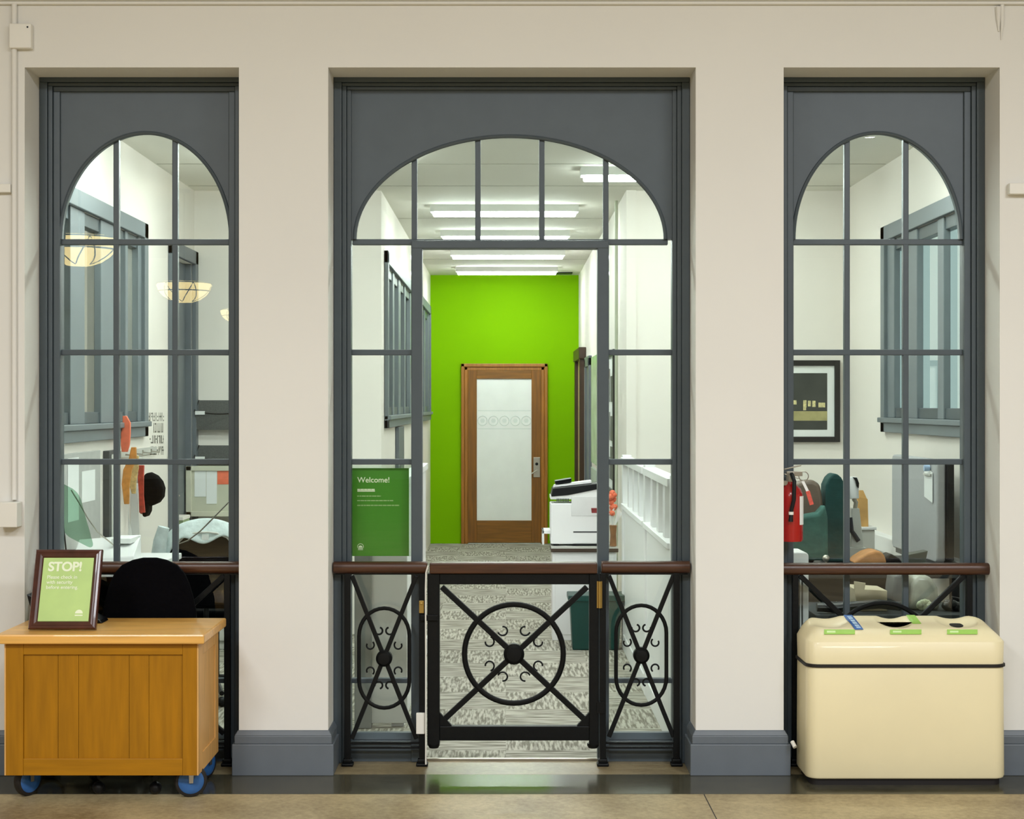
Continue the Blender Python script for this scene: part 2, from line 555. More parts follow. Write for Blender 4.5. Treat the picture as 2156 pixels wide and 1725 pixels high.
ROWS = [(503, 515), (736, 748), (967, 979), (1198, 1209), (1430, 1440)]
arch_screen(1, OPEN[0], 128, 488, 'grey arched window screen behind the wooden desk', (243, 367), (127, 486, 280, 504), 0, ROWS)
arch_screen(2, OPEN[1], 734, 1415, 'wide grey arched screen with the gated doorway in its middle', (872, 1006, 1141, 1276), (747, 1401, 287, 504), 0, ROWS, door=(866, 889, 1258, 1282))
arch_screen(3, OPEN[2], 1665, 2028, 'grey arched window screen behind the cream recycling bin', (1785, 1909), (1671, 2024, 280, 504), 0, ROWS)

# ------------------------------------------------------------------ rooms behind the screens
T = .25
def wall_x(name, x, side, ya, yb_, holes, m, label, h=RH, th=T):
    """wall along Y with its room face at x; side -1: body towards -x.  holes: (y0,y1,z0,z1) sorted"""
    b = MB()
    a, c = (x-th, x) if side < 0 else (x, x+th)
    y = ya
    for (h0, h1, z0, z1) in holes:
        b.box(a, c, y, h0, 0, h)
        if z0 > 0: b.box(a, c, h0, h1, 0, z0)
        b.box(a, c, h0, h1, z1, h)
        y = h1
    b.box(a, c, y, yb_, 0, h)
    struct(b.build(name, m, keep=True), label, 'wall')
WL = (7.5, 9.5, 1.5, 2.59)
DL = (10.36, 11.06, 0, 2.57)
WR = (7.6, 9.87, 1.52, 2.61)
HL1 = (11.5, 15.3, 1.52, 2.61)
HL2 = (16.0, 17.9, 1.52, 2.61)
wall_x('wall_office_left', RXL, -1, YB, YX+.2, [WL, DL], CREAM, 'cream left wall of the office behind the screens', th=.09)
wall_x('wall_office_right', RXR, 1, YB, YX+.2, [WR], CREAM, 'cream right wall of the office behind the screens', th=.07)
b = MB(); b.box(RXL, HXL, YX, YX+.2, 0, RH); struct(b.build('wall_office_back_left', CREAM), 'cream back wall left of the corridor', 'wall')
b = MB(); b.box(HXR, RXR, YX, YX+.2, 0, RH); struct(b.build('wall_office_back_right', CREAM), 'cream back wall right of the corridor', 'wall')
wall_x('wall_corridor_left', HXL, -1, YX+.2, YG, [HL1, HL2], CREAM, 'cream left wall of the corridor with grey windows', th=.08)
wall_x('wall_corridor_right', HXR, 1, YX+.2, YG, [], CREAM, 'cream right wall of the corridor', th=.15)
b = MB(); b.box(HXL-.2, HXR+.2, YG, YG+.15, 0, RH); struct(b.build('wall_corridor_end', GREENW), 'lime green wall at the end of the corridor', 'wall')
b = MB(); b.box(RXL-T, RXR+T, YB, YX+.2, RH, RH+.1); b.box(HXL-.2, HXR+.2, YX+.2, YG+.15, RH, RH+.1)
struct(b.build('ceiling_office', CEIL, keep=True), 'pale plaster ceiling behind the screens', 'ceiling')
# joints of the ceiling boards
b = MB()
for y in (8.8, 9.9, 10.9): b.box(RXL+.01, RXR-.01, y, y+.006, RH-.002, RH)
for y in (12.8, 14.6, 16.4): b.box(HXL+.01, HXR-.01, y, y+.006, RH-.002, RH)
struct(b.build('trim_4', mat('ceiling_joint', (150, 150, 136), .9)), 'dark joints between the ceiling boards', 'trim')
# neighbouring rooms that close off the view through the inner windows
b = MB()
b.box(-3.9, -3.75, YB, YX+.4, 0, RH); b.box(-3.9, RXL-.09, YB-.0, YB+.1, 0, RH); b.box(-3.9, RXL-.09, YX+.3, YX+.4, 0, RH)
struct(b.build('wall_side_room', CREAM), 'cream wall of the next room seen through the left inner window', 'wall')
b = MB(); b.box(-3.9, RXL-T, YB, YX+.4, RH, RH+.1); struct(b.build('ceiling_side_room', CEIL), 'ceiling of the next room on the left', 'ceiling')
b = MB()
b.box(-2.3, -2.2, YX+.4, YG+.1, 0, RH); b.box(-2.3, HXL-.08, YG, YG+.1, 0, RH); b.box(-2.3, HXL-.08, YX+.4, YX+.5, 0, RH); b.box(-2.3, HXL-.15, YX+.4, YG+.1, RH, RH+.1)
struct(b.build('wall_corridor_side_room', mat('grey_room_paint', (150, 158, 162), .8)), 'grey wall of the room beside the corridor', 'wall')

def side_window(n, x, side, op, posts, label, depth=.06, cas=.09, sill=True, glass_at=.07):
    """framed window in a wall along Y; side +1: the room is towards +x"""
    y0, y1, z0, z1 = op
    root = thing('window_%d' % n, (x, (y0+y1)/2, z0), label, 'window', kind='structure')
    def bx(b, d0, d1, a, c, e, f):
        xa, xb = x+side*d0, x+side*d1
        return b.box(min(xa, xb), max(xa, xb), a, c, e, f)
    b = MB()
    bx(b, .001, .03, y0-cas, y0, z0-cas, z1+cas); bx(b, .001, .03, y1, y1+cas, z0-cas, z1+cas)
    bx(b, .001, .03, y0-cas, y1+cas, z1, z1+cas)
    b.build('casing', GREYI, root, bevel=.004)
    b = MB(); bx(b, -.15, .05, y0-cas, y1+cas, z0-.03, z0); bx(b, .001, .03, y0-cas, y1+cas, z0-cas, z0-.03)
    b.build('sill', GREYI, root, bevel=.004)
    b = MB()
    bx(b, -depth-.03, -.002, y0, y1, z1-.07, z1); bx(b, -depth-.03, -.002, y0, y1, z0, z0+.06)
    b.build('sash_rail', GREY, root, bevel=.003)
    for (a, c) in posts:
        b = MB(); bx(b, -depth, .008, a, c, z0, z1)
        b.build('mullion', GREYI, root, bevel=.004)
    ps = [y0]+[(a+c)/2 for a, c in posts]+[y1]
    for a, c in zip(ps, ps[1:]):
        if c-a < .08: continue
        b = MB(); bx(b, -glass_at-.004, -glass_at, a, c, z0, z1)
        b.build('pane', GLASS, root)
    return root
side_window(4, RXL, 1, WL, [(7.5, 7.6), (7.95, 8.22), (8.55, 8.85), (9.1, 9.16), (9.42, 9.5)], 'grey inner window high on the left office wall', depth=.03, glass_at=.03)
side_window(5, RXR, -1, WR, [(7.6, 7.7), (8.0, 8.2), (8.6, 8.72), (9.16, 9.36), (9.7, 9.87)], 'grey inner window with pale panes on the right office wall', depth=.03, glass_at=.03)
side_window(6, HXL, 1, HL1, [(11.5, 11.65), (12.2, 12.35), (12.85, 13.1), (13.6, 13.75), (14.4, 14.55), (15.15, 15.3)], 'long grey window on the left wall of the corridor', depth=.03, glass_at=.03)
side_window(7, HXL, 1, HL2, [(16.0, 16.15), (16.9, 17.1), (17.75, 17.9)], 'far grey window beside the green wall', depth=.03, glass_at=.03)
b = MB(); b.box(HXL+.001, HXL+.03, 12.55, 13.2, 0, 1.42)
struct(b.build('trim_5', GREYL, bevel=.004), 'grey upright board below the corridor window', 'trim')
b = MB(); b.cyl((HXR-.03, 11.7, 0), (HXR-.03, 11.7, RH), .012, 10)
struct(b.build('trim_6', mat('cream_pipe', (190, 196, 176), .5), smooth=True), 'thin painted pipe at the corner of the corridor', 'trim')
b = MB(); b.box(HXR, HXR+.07, YX-.025, YX, 0, RH)
struct(b.build('trim_7', CREAM), 'pilaster strip on the right corridor corner', 'trim')

# grey door in the left office wall
d3 = thing('door_1', (RXL, 10.7, 0), 'grey framed doorway in the far corner of the left office wall', 'door', kind='structure')
b = MB()
b.box(RXL+.001, RXL+.03, DL[0]-.08, DL[0], 0, DL[3]+.09); b.box(RXL+.001, RXL+.03, DL[1], DL[1]+.085, 0, DL[3]+.09); b.box(RXL+.001, RXL+.03, DL[0]-.08, DL[1]+.085, DL[3], DL[3]+.09)
b.box(RXL-.085, RXL, DL[1]-.025, DL[1], 0, DL[3]); b.box(RXL-.085, RXL, DL[0], DL[0]+.025, 0, DL[3])
b.build('frame', GREYL, d3, bevel=.004)
b = MB(); b.box(RXL-.085, RXL-.04, DL[0]+.026, DL[1]-.026, 0.004, DL[3]-.005)
b.box(RXL-.041, RXL-.03, DL[0]+.12, DL[1]-.12, .2, 1.0); b.box(RXL-.041, RXL-.03, DL[0]+.12, DL[1]-.12, 1.15, 2.45)
b.build('door_leaf', GREYL, d3, bevel=.004)
b = MB(); b.tube([(RXL-.041, 10.44, 1.0), (RXL+.02, 10.44, 1.0), (RXL+.02, 10.52, 1.0)], .009, 8)
b.build('door_handle', CHROME, d3, smooth=True)

# oak door with frosted glass in the green wall
YD = YG
d1 = thing('door_2', (X(1062, YD), YD, 0), 'brown wooden door with a frosted glass pane in the green wall', 'door', kind='structure')
xd = lambda p: X(p, YD)
zd = lambda p: Z(p, YD)
b = MB()
for a, c, d in ((971, 978, .045), (978, 985, .03)):
    b.box(xd(a), xd(c), YD-d, YD-.001, 0, zd(766+(a-971))); b.box(xd(1153-(c-971)), xd(1153-(a-971)), YD-d, YD-.001, 0, zd(766+(a-971)))
    b.box(xd(a), xd(1153-(a-971)), YD-d, YD-.001, zd(766+(c-971)), zd(766+(a-971)))
b.build('frame', mat('door_frame_wood', (158, 104, 34), .4, var=.2, scale=3, stretch=(14, 14, 1)), d1, bevel=.006)
b = MB(); b.box(xd(985), xd(1004), YD-.03, YD-.004, .012, zd(780)); b.box(xd(1119), xd(1139), YD-.03, YD-.004, .012, zd(780))
b.build('stile', DOORW, d1, bevel=.004)
b = MB(); b.box(xd(1004), xd(1119), YD-.029, YD-.004, zd(798), zd(780)); b.box(xd(1004), xd(1119), YD-.029, YD-.004, .012, zd(1096))
b.build('rail', DOORWH, d1, bevel=.004)
b = MB(); b.box(xd(1003), xd(1120), YD-.014, YD-.006, zd(1097), zd(797))
gp = b.build('glass_pane', FROST, d1)
b = MB()
for i in range(5):
    c = Vector((xd(1016+23*i), YD-.0145, zd(886)))
    b.tube([c+Vector((.055*math.cos(t), 0, .055*math.sin(t))) for t in [2*PI*k/20 for k in range(20)]], .005, 5, closed=True)
    b.lathe(c, [(.001, -.001), (.028, -.001), (.028, .001), (.001, .001)], 6, 'y')
b.box(xd(1006), xd(1118), YD-.0152, YD-.014, zd(904), zd(902)); b.box(xd(1006), xd(1118), YD-.0152, YD-.014, zd(866), zd(864))
b.build('etched_frieze', ETCH, gp)
b = MB(); b.box(xd(986), xd(1138), YD-.06, YD-.002, .001, .009); b.build('gap_light_strip', mat('gap_light_metal', (225, 230, 232), .3, .6), d1)  # pale strip added in place of the light showing under the door
b = MB(); b.box(xd(1123), xd(1137), YD-.038, YD-.029, zd(1005), zd(963)); b.build('lock_plate', CHROME, d1, bevel=.003)
b = MB(); b.tube([(xd(1130), YD-.035, zd(990)), (xd(1130), YD-.08, zd(990)), (xd(1119), YD-.085, zd(997))], .009, 8); b.build('door_handle', CHROME, d1, smooth=True)
b = MB(); b.lathe((xd(1130), YD-.039, zd(977)), [(.001, -.008), (.016, -.008), (.018, 0), (.001, 0)], 14, 'y'); b.build('lock_cylinder', BLACKP, d1)

# dark framed door and grey door on the right corridor wall
d2 = thing('door_3', (HXR, 17.4, 0), 'dark framed tan door at the far end of the right corridor wall', 'door', kind='structure')
b = MB()
b.box(HXR-.065, HXR-.001, 16.75, 16.9, 0, 2.16); b.box(HXR-.065, HXR-.001, 17.9, 18.05, 0, 2.16); b.box(HXR-.075, HXR-.001, 16.7, 18.1, 2.08, 2.2)
b.build('frame', mat('dark_door_wood', (58, 36, 14), .4, var=.2, scale=3, stretch=(14, 14, 1)), d2, bevel=.005)
b = MB(); b.box(HXR-.03, HXR-.002, 16.9, 17.9, .01, 2.08); b.build('door_leaf', mat('tan_veneer', (196, 172, 122), .4, var=.1, scale=3, stretch=(10, 10, 1)), d2)
d4 = thing('door_4', (HXR, 16.0, 0), 'slim grey framed doorway on the right corridor wall', 'door', kind='structure')
b = MB()
b.box(HXR-.03, HXR-.001, 15.6, 15.75, 0, 2.06); b.box(HXR-.03, HXR-.001, 16.35, 16.5, 0, 2.06); b.box(HXR-.03, HXR-.001, 15.6, 16.5, 1.98, 2.08)
b.build('frame', GREYL, d4, bevel=.004)
b = MB(); b.box(HXR-.015, HXR-.002, 15.75, 16.35, .01, 1.98); b.build('door_leaf', GREY, d4)

# ------------------------------------------------------------------ fluorescent fixtures
WF = mat('fixture_white', (226, 228, 222), .5, var=.01)
def fixture(loc, L, label):
    r = thing('ceiling_light', loc, label, 'ceiling light', 'fluorescent ceiling lights behind the screens')
    x, y, z = loc
    b = MB(); b.hexa([(x-L/2-.02, y-.06, z), (x+L/2+.02, y-.06, z), (x+L/2+.02, y+.06, z), (x-L/2-.02, y+.06, z), (x-L/2-.02, y-.09, z+.05), (x+L/2+.02, y-.09, z+.05), (x+L/2+.02, y+.09, z+.05), (x-L/2-.02, y+.09, z+.05)])
    b.build('housing', WF, r, bevel=.004)
    b = MB()
    b.box(x-L/2, x+L/2, y-.05, y+.05, z-.028, z-.002)
    b.build('diffuser', TUBEM, r, bevel=.01, seg=3)
    return r
zl = RH-.05
f0 = fixture((X(1062, 12.0), 12.0, zl), 1.07, 'nearest of the four long ceiling lights over the corridor')
dup(f0, (X(1064, 13.75), 13.75, zl), 'second nearest of the four long ceiling lights over the corridor')
dup(f0, (X(1069, 15.5), 15.5, zl), 'third of the four long ceiling lights, just below the doorway head')
dup(f0, (X(1067, 17.4), 17.4, zl), 'farthest corridor ceiling light, close to the green wall')
dup(f0, (.49+.535, 10.1, zl), 'short ceiling light cut by the right side of the middle arch')
dup(f0, (-1.45, 8.1, zl), 'added ceiling light for the left office, unseen above the left arch')  # unseen fixture added to light the left office
dup(f0, (1.5, 8.1, zl), 'added ceiling light for the right office, unseen above the right arch')  # unseen fixture added to light the right office
dup(f0, (0.0, 8.1, zl), 'added ceiling light above the doorway head, unseen behind the middle arch')  # unseen fixture added over the doorway for more office light
dup(f0, (-1.17, 9.5, zl), 'added ceiling light for the back left wall, unseen between two arches')  # unseen fixture added to brighten the back left wall
dup(f0, (-3.1, 9.2, zl), 'added unseen ceiling light in the next room beyond the left inner window')  # unseen fixture added so the side room is lit
b = MB(); b.box(.1, .75, 18.0, 18.2, RH-.012, RH-.001)
tag(b.build('ceiling_vent', BLACKP), 'dark ceiling vent in front of the green wall', 'vent')

# ================================================================== FRONT: railings and gate
YR = 7.09
SR = F/YR
def rx(p): return X(p, YR)
def rz(p): return Z(p, YR)
def scroll(c, r, a0, sweep, root):
    pts = []
    for i in range(15):
        t = a0+sweep*i/14
        rr = r*(1-.28*i/14)
        pts.append((c[0]+rr*math.cos(t), YR, c[1]+rr*math.sin(t)))
    MB().tube(pts, .0042, 6).build('scroll', IRON, root, smooth=True)
def ornament(root, c, diag, ringpts, hub, rbar, rring):
    for a, e in diag:
        MB().bar((a[0], YR, a[1]), (e[0], YR, e[1]), rbar*2, rbar*1.6, up=(0, 1, 0)).build('diagonal_bar', IRON, root, bevel=.003)
    MB().tube([(p[0], YR, p[1]) for p in ringpts], rring, 10, closed=True).build('ring', IRON, root, smooth=True)
    b = MB(); b.lathe((c[0], YR, c[1]), [(.004, -.03), (hub*.7, -.028), (hub, -.016), (hub, .016), (hub*.7, .028), (.004, .03)], 24, 'y')
    b.build('boss', IRON, root, smooth=True)
    # eight open scrolls, two on each arm
    offs = ((23, 49), (52, 25)) if hub > .036 else ((11, 58), (30, 27))
    dx, dz = abs(diag[0][1][0]-diag[0][0][0]), abs(diag[0][1][1]-diag[0][0][1])
    ln = math.hypot(dx, dz)
    for sx in (-1, 1):
        for sz in (-1, 1):
            ux, uz = dx/ln*sx, dz/ln*sz
            for (ox, oz) in offs:
                ox, oz = ox/SR*sx, oz/SR*sz
                q = ox*ux+oz*uz
                nx, nz = ox-ux*q, oz-uz*q          # from the arm to the scroll
                turn = 1 if (ux*nz-uz*nx) > 0 else -1
                r_ = .0235 if hub > .036 else .0195
                scroll((c[0]+ox, c[1]+oz), r_, math.atan2(-nz, -nx)+turn*.5, -turn*PI*1.45, root)
def ring_pts(cx, cz, a, b_, n=48, pw=2.0):
    r = []
    for i in range(n):
        t = 2*PI*i/n
        ct, st = math.cos(t), math.sin(t)
        r.append((cx+a*math.copysign(abs(ct)**(2/pw), ct), cz+b_*math.copysign(abs(st)**(2/pw), st)))
    return r
def stadium(cx, cz, a, b_, cap):
    r = []
    for i in range(17):
        t = PI*i/16
        r.append((cx+a*math.cos(t), cz+(b_-cap)+cap*math.sin(t)))
    for i in range(17):
        t = PI+PI*i/16
        r.append((cx+a*math.cos(t), cz-(b_-cap)+cap*math.sin(t)))
    return r
def railing(label, xl, xr, hl, hr, c, ring, hub, rbar, rring, dl, hz):
    """xl,xr post px; hl,hr handrail ends (m); c centre px"""
    root = thing('railing', (rx((xl+xr)/2), YR, 0), label, 'railing', 'iron railings with wooden handrails')
    pw = .0135
    zt = rz(1207)
    for p in (xl, xr):
        x = rx(p)
        po = MB().box(x-pw, x+pw, YR-pw, YR+pw, .03, zt).build('post', IRON, root, bevel=.002)
        b = MB(); b.box(x-.026, x+.026, YR-.026, YR+.026, 0, .014); b.box(x-.02, x+.02, YR-.02, YR+.02, .014, .032)
        b.build('base_plate', IRON, po, bevel=.004)
    xa, xb = rx(xl), rx(xr)
    for y in (1564, 1574):
        MB().box(xa, xb, YR-.008, YR+.008, rz(y)-.005, rz(y)+.003).build('bottom_bar', IRON, root)
    MB().box(min(hl+.01, xa), max(hr-.01, xb), YR-.012, YR+.012, zt-.006, zt+.004).build('top_bar', IRON, root)
    # handrail: flattened oval profile
    pts = []
    for i in range(20):
        t = 2*PI*i/20
        pts.append((hl, YR+.031*math.copysign(abs(math.cos(t))**.75, math.cos(t)), rz(hz)+.0265*math.copysign(abs(math.sin(t))**.75, math.sin(t))))
    MB().prism(pts, (hr-hl, 0, 0)).build('handrail', RAILW, root, bevel=.004, smooth=True)
    cx, cz = rx(c[0]), rz(c[1])
    dg = [((rx(dl[0]), rz(dl[1])), (rx(2*c[0]-dl[0]), rz(dl[2]))), ((rx(2*c[0]-dl[0]), rz(dl[1])), (rx(dl[0]), rz(dl[2])))]
    ornament(root, (cx, cz), dg, ring, hub, rbar, rring)
    return root
def pxs(v): return v/SR
railing('short iron railing left of the gate, under the welcome sign', 732, 889, rx(702), rx(900), (809, 1386),
        stadium(rx(809), rz(1386), pxs(53), pxs(105), pxs(58)), .036, .0098, .0088, (741, 1212, 1556), 1195)
railing('short iron railing right of the gate', 1269, 1424, rx(1266), rx(1452), (1350, 1380),
        stadium(rx(1350), rz(1380), pxs(53), pxs(105), pxs(58)), .036, .0098, .0088, (1282, 1212, 1552), 1194)
railing('iron railing behind the desk chair, mostly hidden', 104, 479, OPEN[0][0]+.004, OPEN[0][1]-.004, (292, 1376),
        ring_pts(rx(292), rz(1376), pxs(108), pxs(108)), .044, .0115, .0105, (112, 1212, 1545), 1195)
railing('iron railing behind the cream recycling bin', 1674, 2040, OPEN[2][0]+.004, rx(2081), (1857, 1378),
        ring_pts(rx(1857), rz(1378), pxs(108), pxs(108)), .044, .0115, .0105, (1684, 1212, 1545), 1198)

# gate
g = thing('gate', (rx(1082), YR, .08), 'black iron swing gate with a circle and cross under a wooden top', 'gate')
fo = (rx(900), rx(1261)); gz0, gz1 = rz(1558), rz(1207)
b = MB(); b.box(fo[0], rx(926), YR-.02, YR+.02, rz(1568), gz1); b.build('stile', IRON, g, bevel=.004)
b = MB(); b.box(rx(1240), rx(1260), YR-.02, YR+.02, rz(1568), gz1); b.build('stile', IRON, g, bevel=.004)
b = MB(); b.box(rx(926), rx(1240), YR-.02, YR+.02, rz(1230), gz1); b.build('top_bar', IRON, g, bevel=.003)
b = MB(); b.box(rx(926), rx(1240), YR-.02, YR+.02, gz0, rz(1528)); b.build('bottom_bar', IRON, g, bevel=.003)
b = MB(); b.box(rx(905), rx(1257), YR-.035, YR+.035, gz1, rz(1184)); b.build('top_rail', RAILW, g, bevel=.006)
for sx, p in ((1, 926), (-1, 1240)):
    b = MB(); b.prism([(rx(p), YR-.012, rz(1528)), (rx(p+sx*26), YR-.012, rz(1528)), (rx(p), YR-.012, rz(1500))], (0, .024, 0)); b.build('corner_gusset', IRON, g)
for p in (901, 1236):
    b = MB(); b.lathe((rx(p)+.026, YR, rz(1573)), [(.005, -.006), (.02, -.004), (.026, .006), (.026, .016), (.005, .016)], 16); b.build('foot', IRON, g, smooth=True)
gc = (rx(1082), rz(1377))
ornament(g, gc, [((rx(930), rz(1236)), (rx(1236), rz(1520))), ((rx(1236), rz(1236)), (rx(930), rz(1520)))],
         ring_pts(gc[0], gc[1], pxs(104), pxs(104)), .046, .0125, .0125)
b = MB(); b.box(rx(1256), rx(1267), YR-.026, YR-.018, rz(1279), rz(1223)); b.cyl((rx(1262), YR-.028, rz(1279)), (rx(1262), YR-.028, rz(1223)), .008, 10)
b.build('hinge', BRASS, g)
b = MB(); b.box(rx(1256), rx(1272), YR-.026, YR-.014, rz(1500), rz(1476)); b.build('lower_hinge', IRON, g)
b = MB(); b.box(rx(886), rx(922), YR-.03, YR-.016, rz(1306), rz(1294)); b.build('latch_bolt', IRON, g, bevel=.002)
b = MB(); b.box(rx(883), rx(893), YR-.024, YR-.0145, rz(1290), rz(1264)); b.lathe((rx(888), YR-.024, rz(1270)), [(.001, -.004), (.006, -.003), (.006, 0), (.001, 0)], 10, 'y')
tag(b.build('latch_plate', BRASS, bevel=.001), 'small brass strike plate on the post left of the gate', 'latch plate')
b = MB(); b.box(rx(877), rx(895), YR-.035, YR-.0145, rz(1543), rz(1499))
tag(b.build('door_sensor', WHITE, bevel=.003), 'white sensor box low on the post left of the gate', 'sensor')
pts = [P(901, 1192, YR-.05), P(897, 1206, YR-.05), P(896, 1240, YR-.048), P(896.5, 1380, YR-.048), P(896.5, 1610, YR-.048)]
tag(MB().tube(pts, .0035, 6).build('cable', WHITE, smooth=True), 'thin white cable running down beside the gate latch', 'cable')

# ================================================================== wooden desk on casters
YD0, YD1 = 6.45, 6.93
d = thing('desk', (-1.63, 6.69, 0), 'honey oak panelled security desk on blue casters', 'desk')
bx0, bx1 = -2.015, -1.245
z0, zt = .104, .638
yb = 6.90
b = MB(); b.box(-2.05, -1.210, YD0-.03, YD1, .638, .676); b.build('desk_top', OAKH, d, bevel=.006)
for a, c in ((bx0, -1.945), (-1.303, bx1)):
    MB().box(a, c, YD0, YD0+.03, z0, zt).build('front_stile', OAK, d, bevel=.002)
for a, c in ((.591, zt), (z0, .172)):
    MB().box(-1.945, -1.303, YD0+.001, YD0+.03, a, c).build('front_rail', OAKF, d, bevel=.002)
b = MB()
e = [-1.945, -1.807, -1.724, -1.520, -1.440, -1.303]
for a, c in zip(e, e[1:]): b.box(a+.0008, c-.0008, YD0+.010, YD0+.024, .172, .591)
b.build('front_panel', OAK, d)
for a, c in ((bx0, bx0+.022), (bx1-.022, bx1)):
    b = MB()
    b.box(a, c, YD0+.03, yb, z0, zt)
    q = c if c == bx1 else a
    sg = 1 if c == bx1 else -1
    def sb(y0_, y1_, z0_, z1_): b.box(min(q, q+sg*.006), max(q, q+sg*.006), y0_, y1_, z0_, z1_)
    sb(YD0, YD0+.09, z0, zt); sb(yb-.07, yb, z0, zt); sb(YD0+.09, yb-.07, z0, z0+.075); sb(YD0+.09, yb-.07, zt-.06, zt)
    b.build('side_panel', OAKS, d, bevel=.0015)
b = MB(); b.tube([(bx0-.006, 6.6, .40), (bx0-.03, 6.6, .40), (bx0-.03, 6.72, .40), (bx0-.006, 6.72, .40)], .005, 8); b.build('drawer_pull', BLACKP, d, smooth=True)
for (x, y, ang) in ((-1.955, 6.55, 1.0), (-1.285, 6.53, .25), (-1.955, 6.85, .4), (-1.285, 6.85, 1.2)):
    c = MB()
    ca = Vector((math.cos(ang), math.sin(ang), 0)); cn = Vector((-math.sin(ang), math.cos(ang), 0))
    ctr = Vector((x, y, .066))
    c.bar((x-.03, y, .143), (x+.03, y, .143), .05, .006)
    for s_ in (-1, 1):
        c.hexa([ctr+cn*s_*.026+ca*k[0]+cn*k[1]+Vector((0, 0, k[2])) for k in ((-.008, -.001, -.006), (.008, -.001, -.006), (.008, .001, -.006), (-.008, .001, -.006), (-.012, -.001, .075), (.012, -.001, .075), (.012, .001, .075), (-.012, .001, .075))])
    co = c.build('caster', CHROME, d)
    wv = MB()
    ring = []
    prof = [(.012, -.018), (.030, -.0205), (.048, -.019), (.0535, -.015), (.0535, .015), (.048, .019), (.030, .0205), (.012, .018)]
    rg = []
    for rr, hh in prof:
        rg.append([wv.b.verts.new(ctr+cn*hh+(ca*math.cos(2*PI*j/28)+Vector((0, 0, 1))*math.sin(2*PI*j/28))*rr) for j in range(28)])
    for A, B in zip(rg, rg[1:]):
        for j in range(28): wv.b.faces.new((A[j], A[(j+1) % 28], B[(j+1) % 28], B[j]))
    wv.b.faces.new(rg[0]); wv.b.faces.new(rg[-1][::-1])
    wh = wv.build('wheel', BLUE, co, smooth=True)
    ty_ = MB()
    rg = []
    for rr, hh in ((.052, -.017), (.0615, -.015), (.066, -.007), (.066, .007), (.0615, .015), (.052, .017)):
        rg.append([ty_.b.verts.new(ctr+cn*hh+(ca*math.cos(2*PI*j/32)+Vector((0, 0, 1))*math.sin(2*PI*j/32))*rr) for j in range(32)])
    for A, B in zip(rg, rg[1:]+rg[:1]):
        for j in range(32): ty_.b.faces.new((A[j], A[(j+1) % 32], B[(j+1) % 32], B[j]))
    ty_.build('tyre', SEAL, co, smooth=True)

# STOP sign in a frame, leaning back
tilt = math.radians(20)
sl = P(130, 1331, 6.53); sl.z = .6835
st = thing('sign_frame', sl, 'brown framed green STOP sign leaning on the desk', 'sign', rot=(-tilt, 0, 0))
SW, SH, fw = .276, .335, .034
for (x0_, x1_, z0_, z1_) in ((-SW/2, -SW/2+fw, 0, SH), (SW/2-fw, SW/2, 0, SH), (-SW/2+fw, SW/2-fw, 0, fw), (-SW/2+fw, SW/2-fw, SH-fw, SH)):
    pass
b = MB()
def framing(b, w_, h_, f_, prof):
    """mitred picture frame in the local xz plane, front towards -y; prof: (inset, y)"""
    rings = []
    for ins, y_ in prof:
        rings.append([b.b.verts.new(p) for p in ((-w_/2+ins, y_, ins), (w_/2-ins, y_, ins), (w_/2-ins, y_, h_-ins), (-w_/2+ins, y_, h_-ins))])
    for A, B in zip(rings, rings[1:]+rings[:1]):
        for j in range(4): b.b.faces.new((A[j], A[(j+1) % 4], B[(j+1) % 4], B[j]))
framing(b, SW, SH, fw, [(0, .018), (0, .002), (.004, -.004), (.012, -.006), (.016, -.002), (.022, -.004), (.03, .001), (fw, .006), (fw, .018)])
b.build('frame', mat('reddish_brown_frame', (74, 38, 30), .3, var=.25, scale=20, coat=.3), st, local=True)
b = MB(); b.box(-SW/2+fw-.002, SW/2-fw+.002, .007, .016, fw-.002, SH-fw+.002); sh = b.build('sheet', STOPG, st, local=True)
b = MB()
b.hexa([(-.03, .02, .01), (.03, .02, .01), (.03, .024, .01), (-.03, .024, .01), (-.015, .02, .26), (.015, .02, .26), (.015, .024, .26), (-.015, .024, .26)])
lc, ls = math.cos(tilt), math.sin(tilt)
b.hexa([(-.03, .165, .062), (.03, .165, .062), (.03, .17, .062), (-.03, .17, .062), (-.015, .024, .25), (.015, .024, .25), (.015, .03, .25), (-.015, .03, .25)])
b.build('easel_strut', BLACKP, st, local=True)
MR = Matrix.Rotation(PI/2, 4, 'X')
ty = .0062
text('STOP!', .054, (-.082, ty, .245), LETTER, 'lettering', st, .034, local=True, space=.97)
for i, s_ in enumerate(('Please check in', 'with security', 'before entering.')):
    text(s_, .0205, (-.083, ty, .212-.0215*i), LETTER, 'lettering', st, .016, local=True)
b = MB()
b.prism([(.062+.016*math.cos(PI*k/10), ty, .066+.016*math.sin(PI*k/10)) for k in range(11)], (0, .001, 0))
b.box(.046, .078, ty, ty+.001, .056, .061)
b.build('emblem', LETTER, st, local=True)
# flared black tray behind the sign
b = MB()
Yt = 6.78
xa, xb = X(60, Yt), X(212, Yt)
b.hexa([(xa+.03, Yt-.02, .677), (xb-.005, Yt-.02, .677), (xb-.005, Yt+.08, .677), (xa+.03, Yt+.08, .677), (xa, Yt-.03, .80), (xb-.04, Yt-.03, .70), (xb-.04, Yt+.09, .70), (xa, Yt+.09, .80)])
b.hexa([(xb-.05, Yt-.03, .677), (xb+.015, Yt-.03, .677), (xb+.015, Yt+.08, .677), (xb-.05, Yt+.08, .677), (xb-.05, Yt-.03, .715), (xb+.005, Yt-.03, .69), (xb+.005, Yt+.08, .69), (xb-.05, Yt+.08, .715)])
tag(b.build('desk_tray', BLACKP, bevel=.004), 'black plastic tray half hidden behind the STOP sign', 'tray')

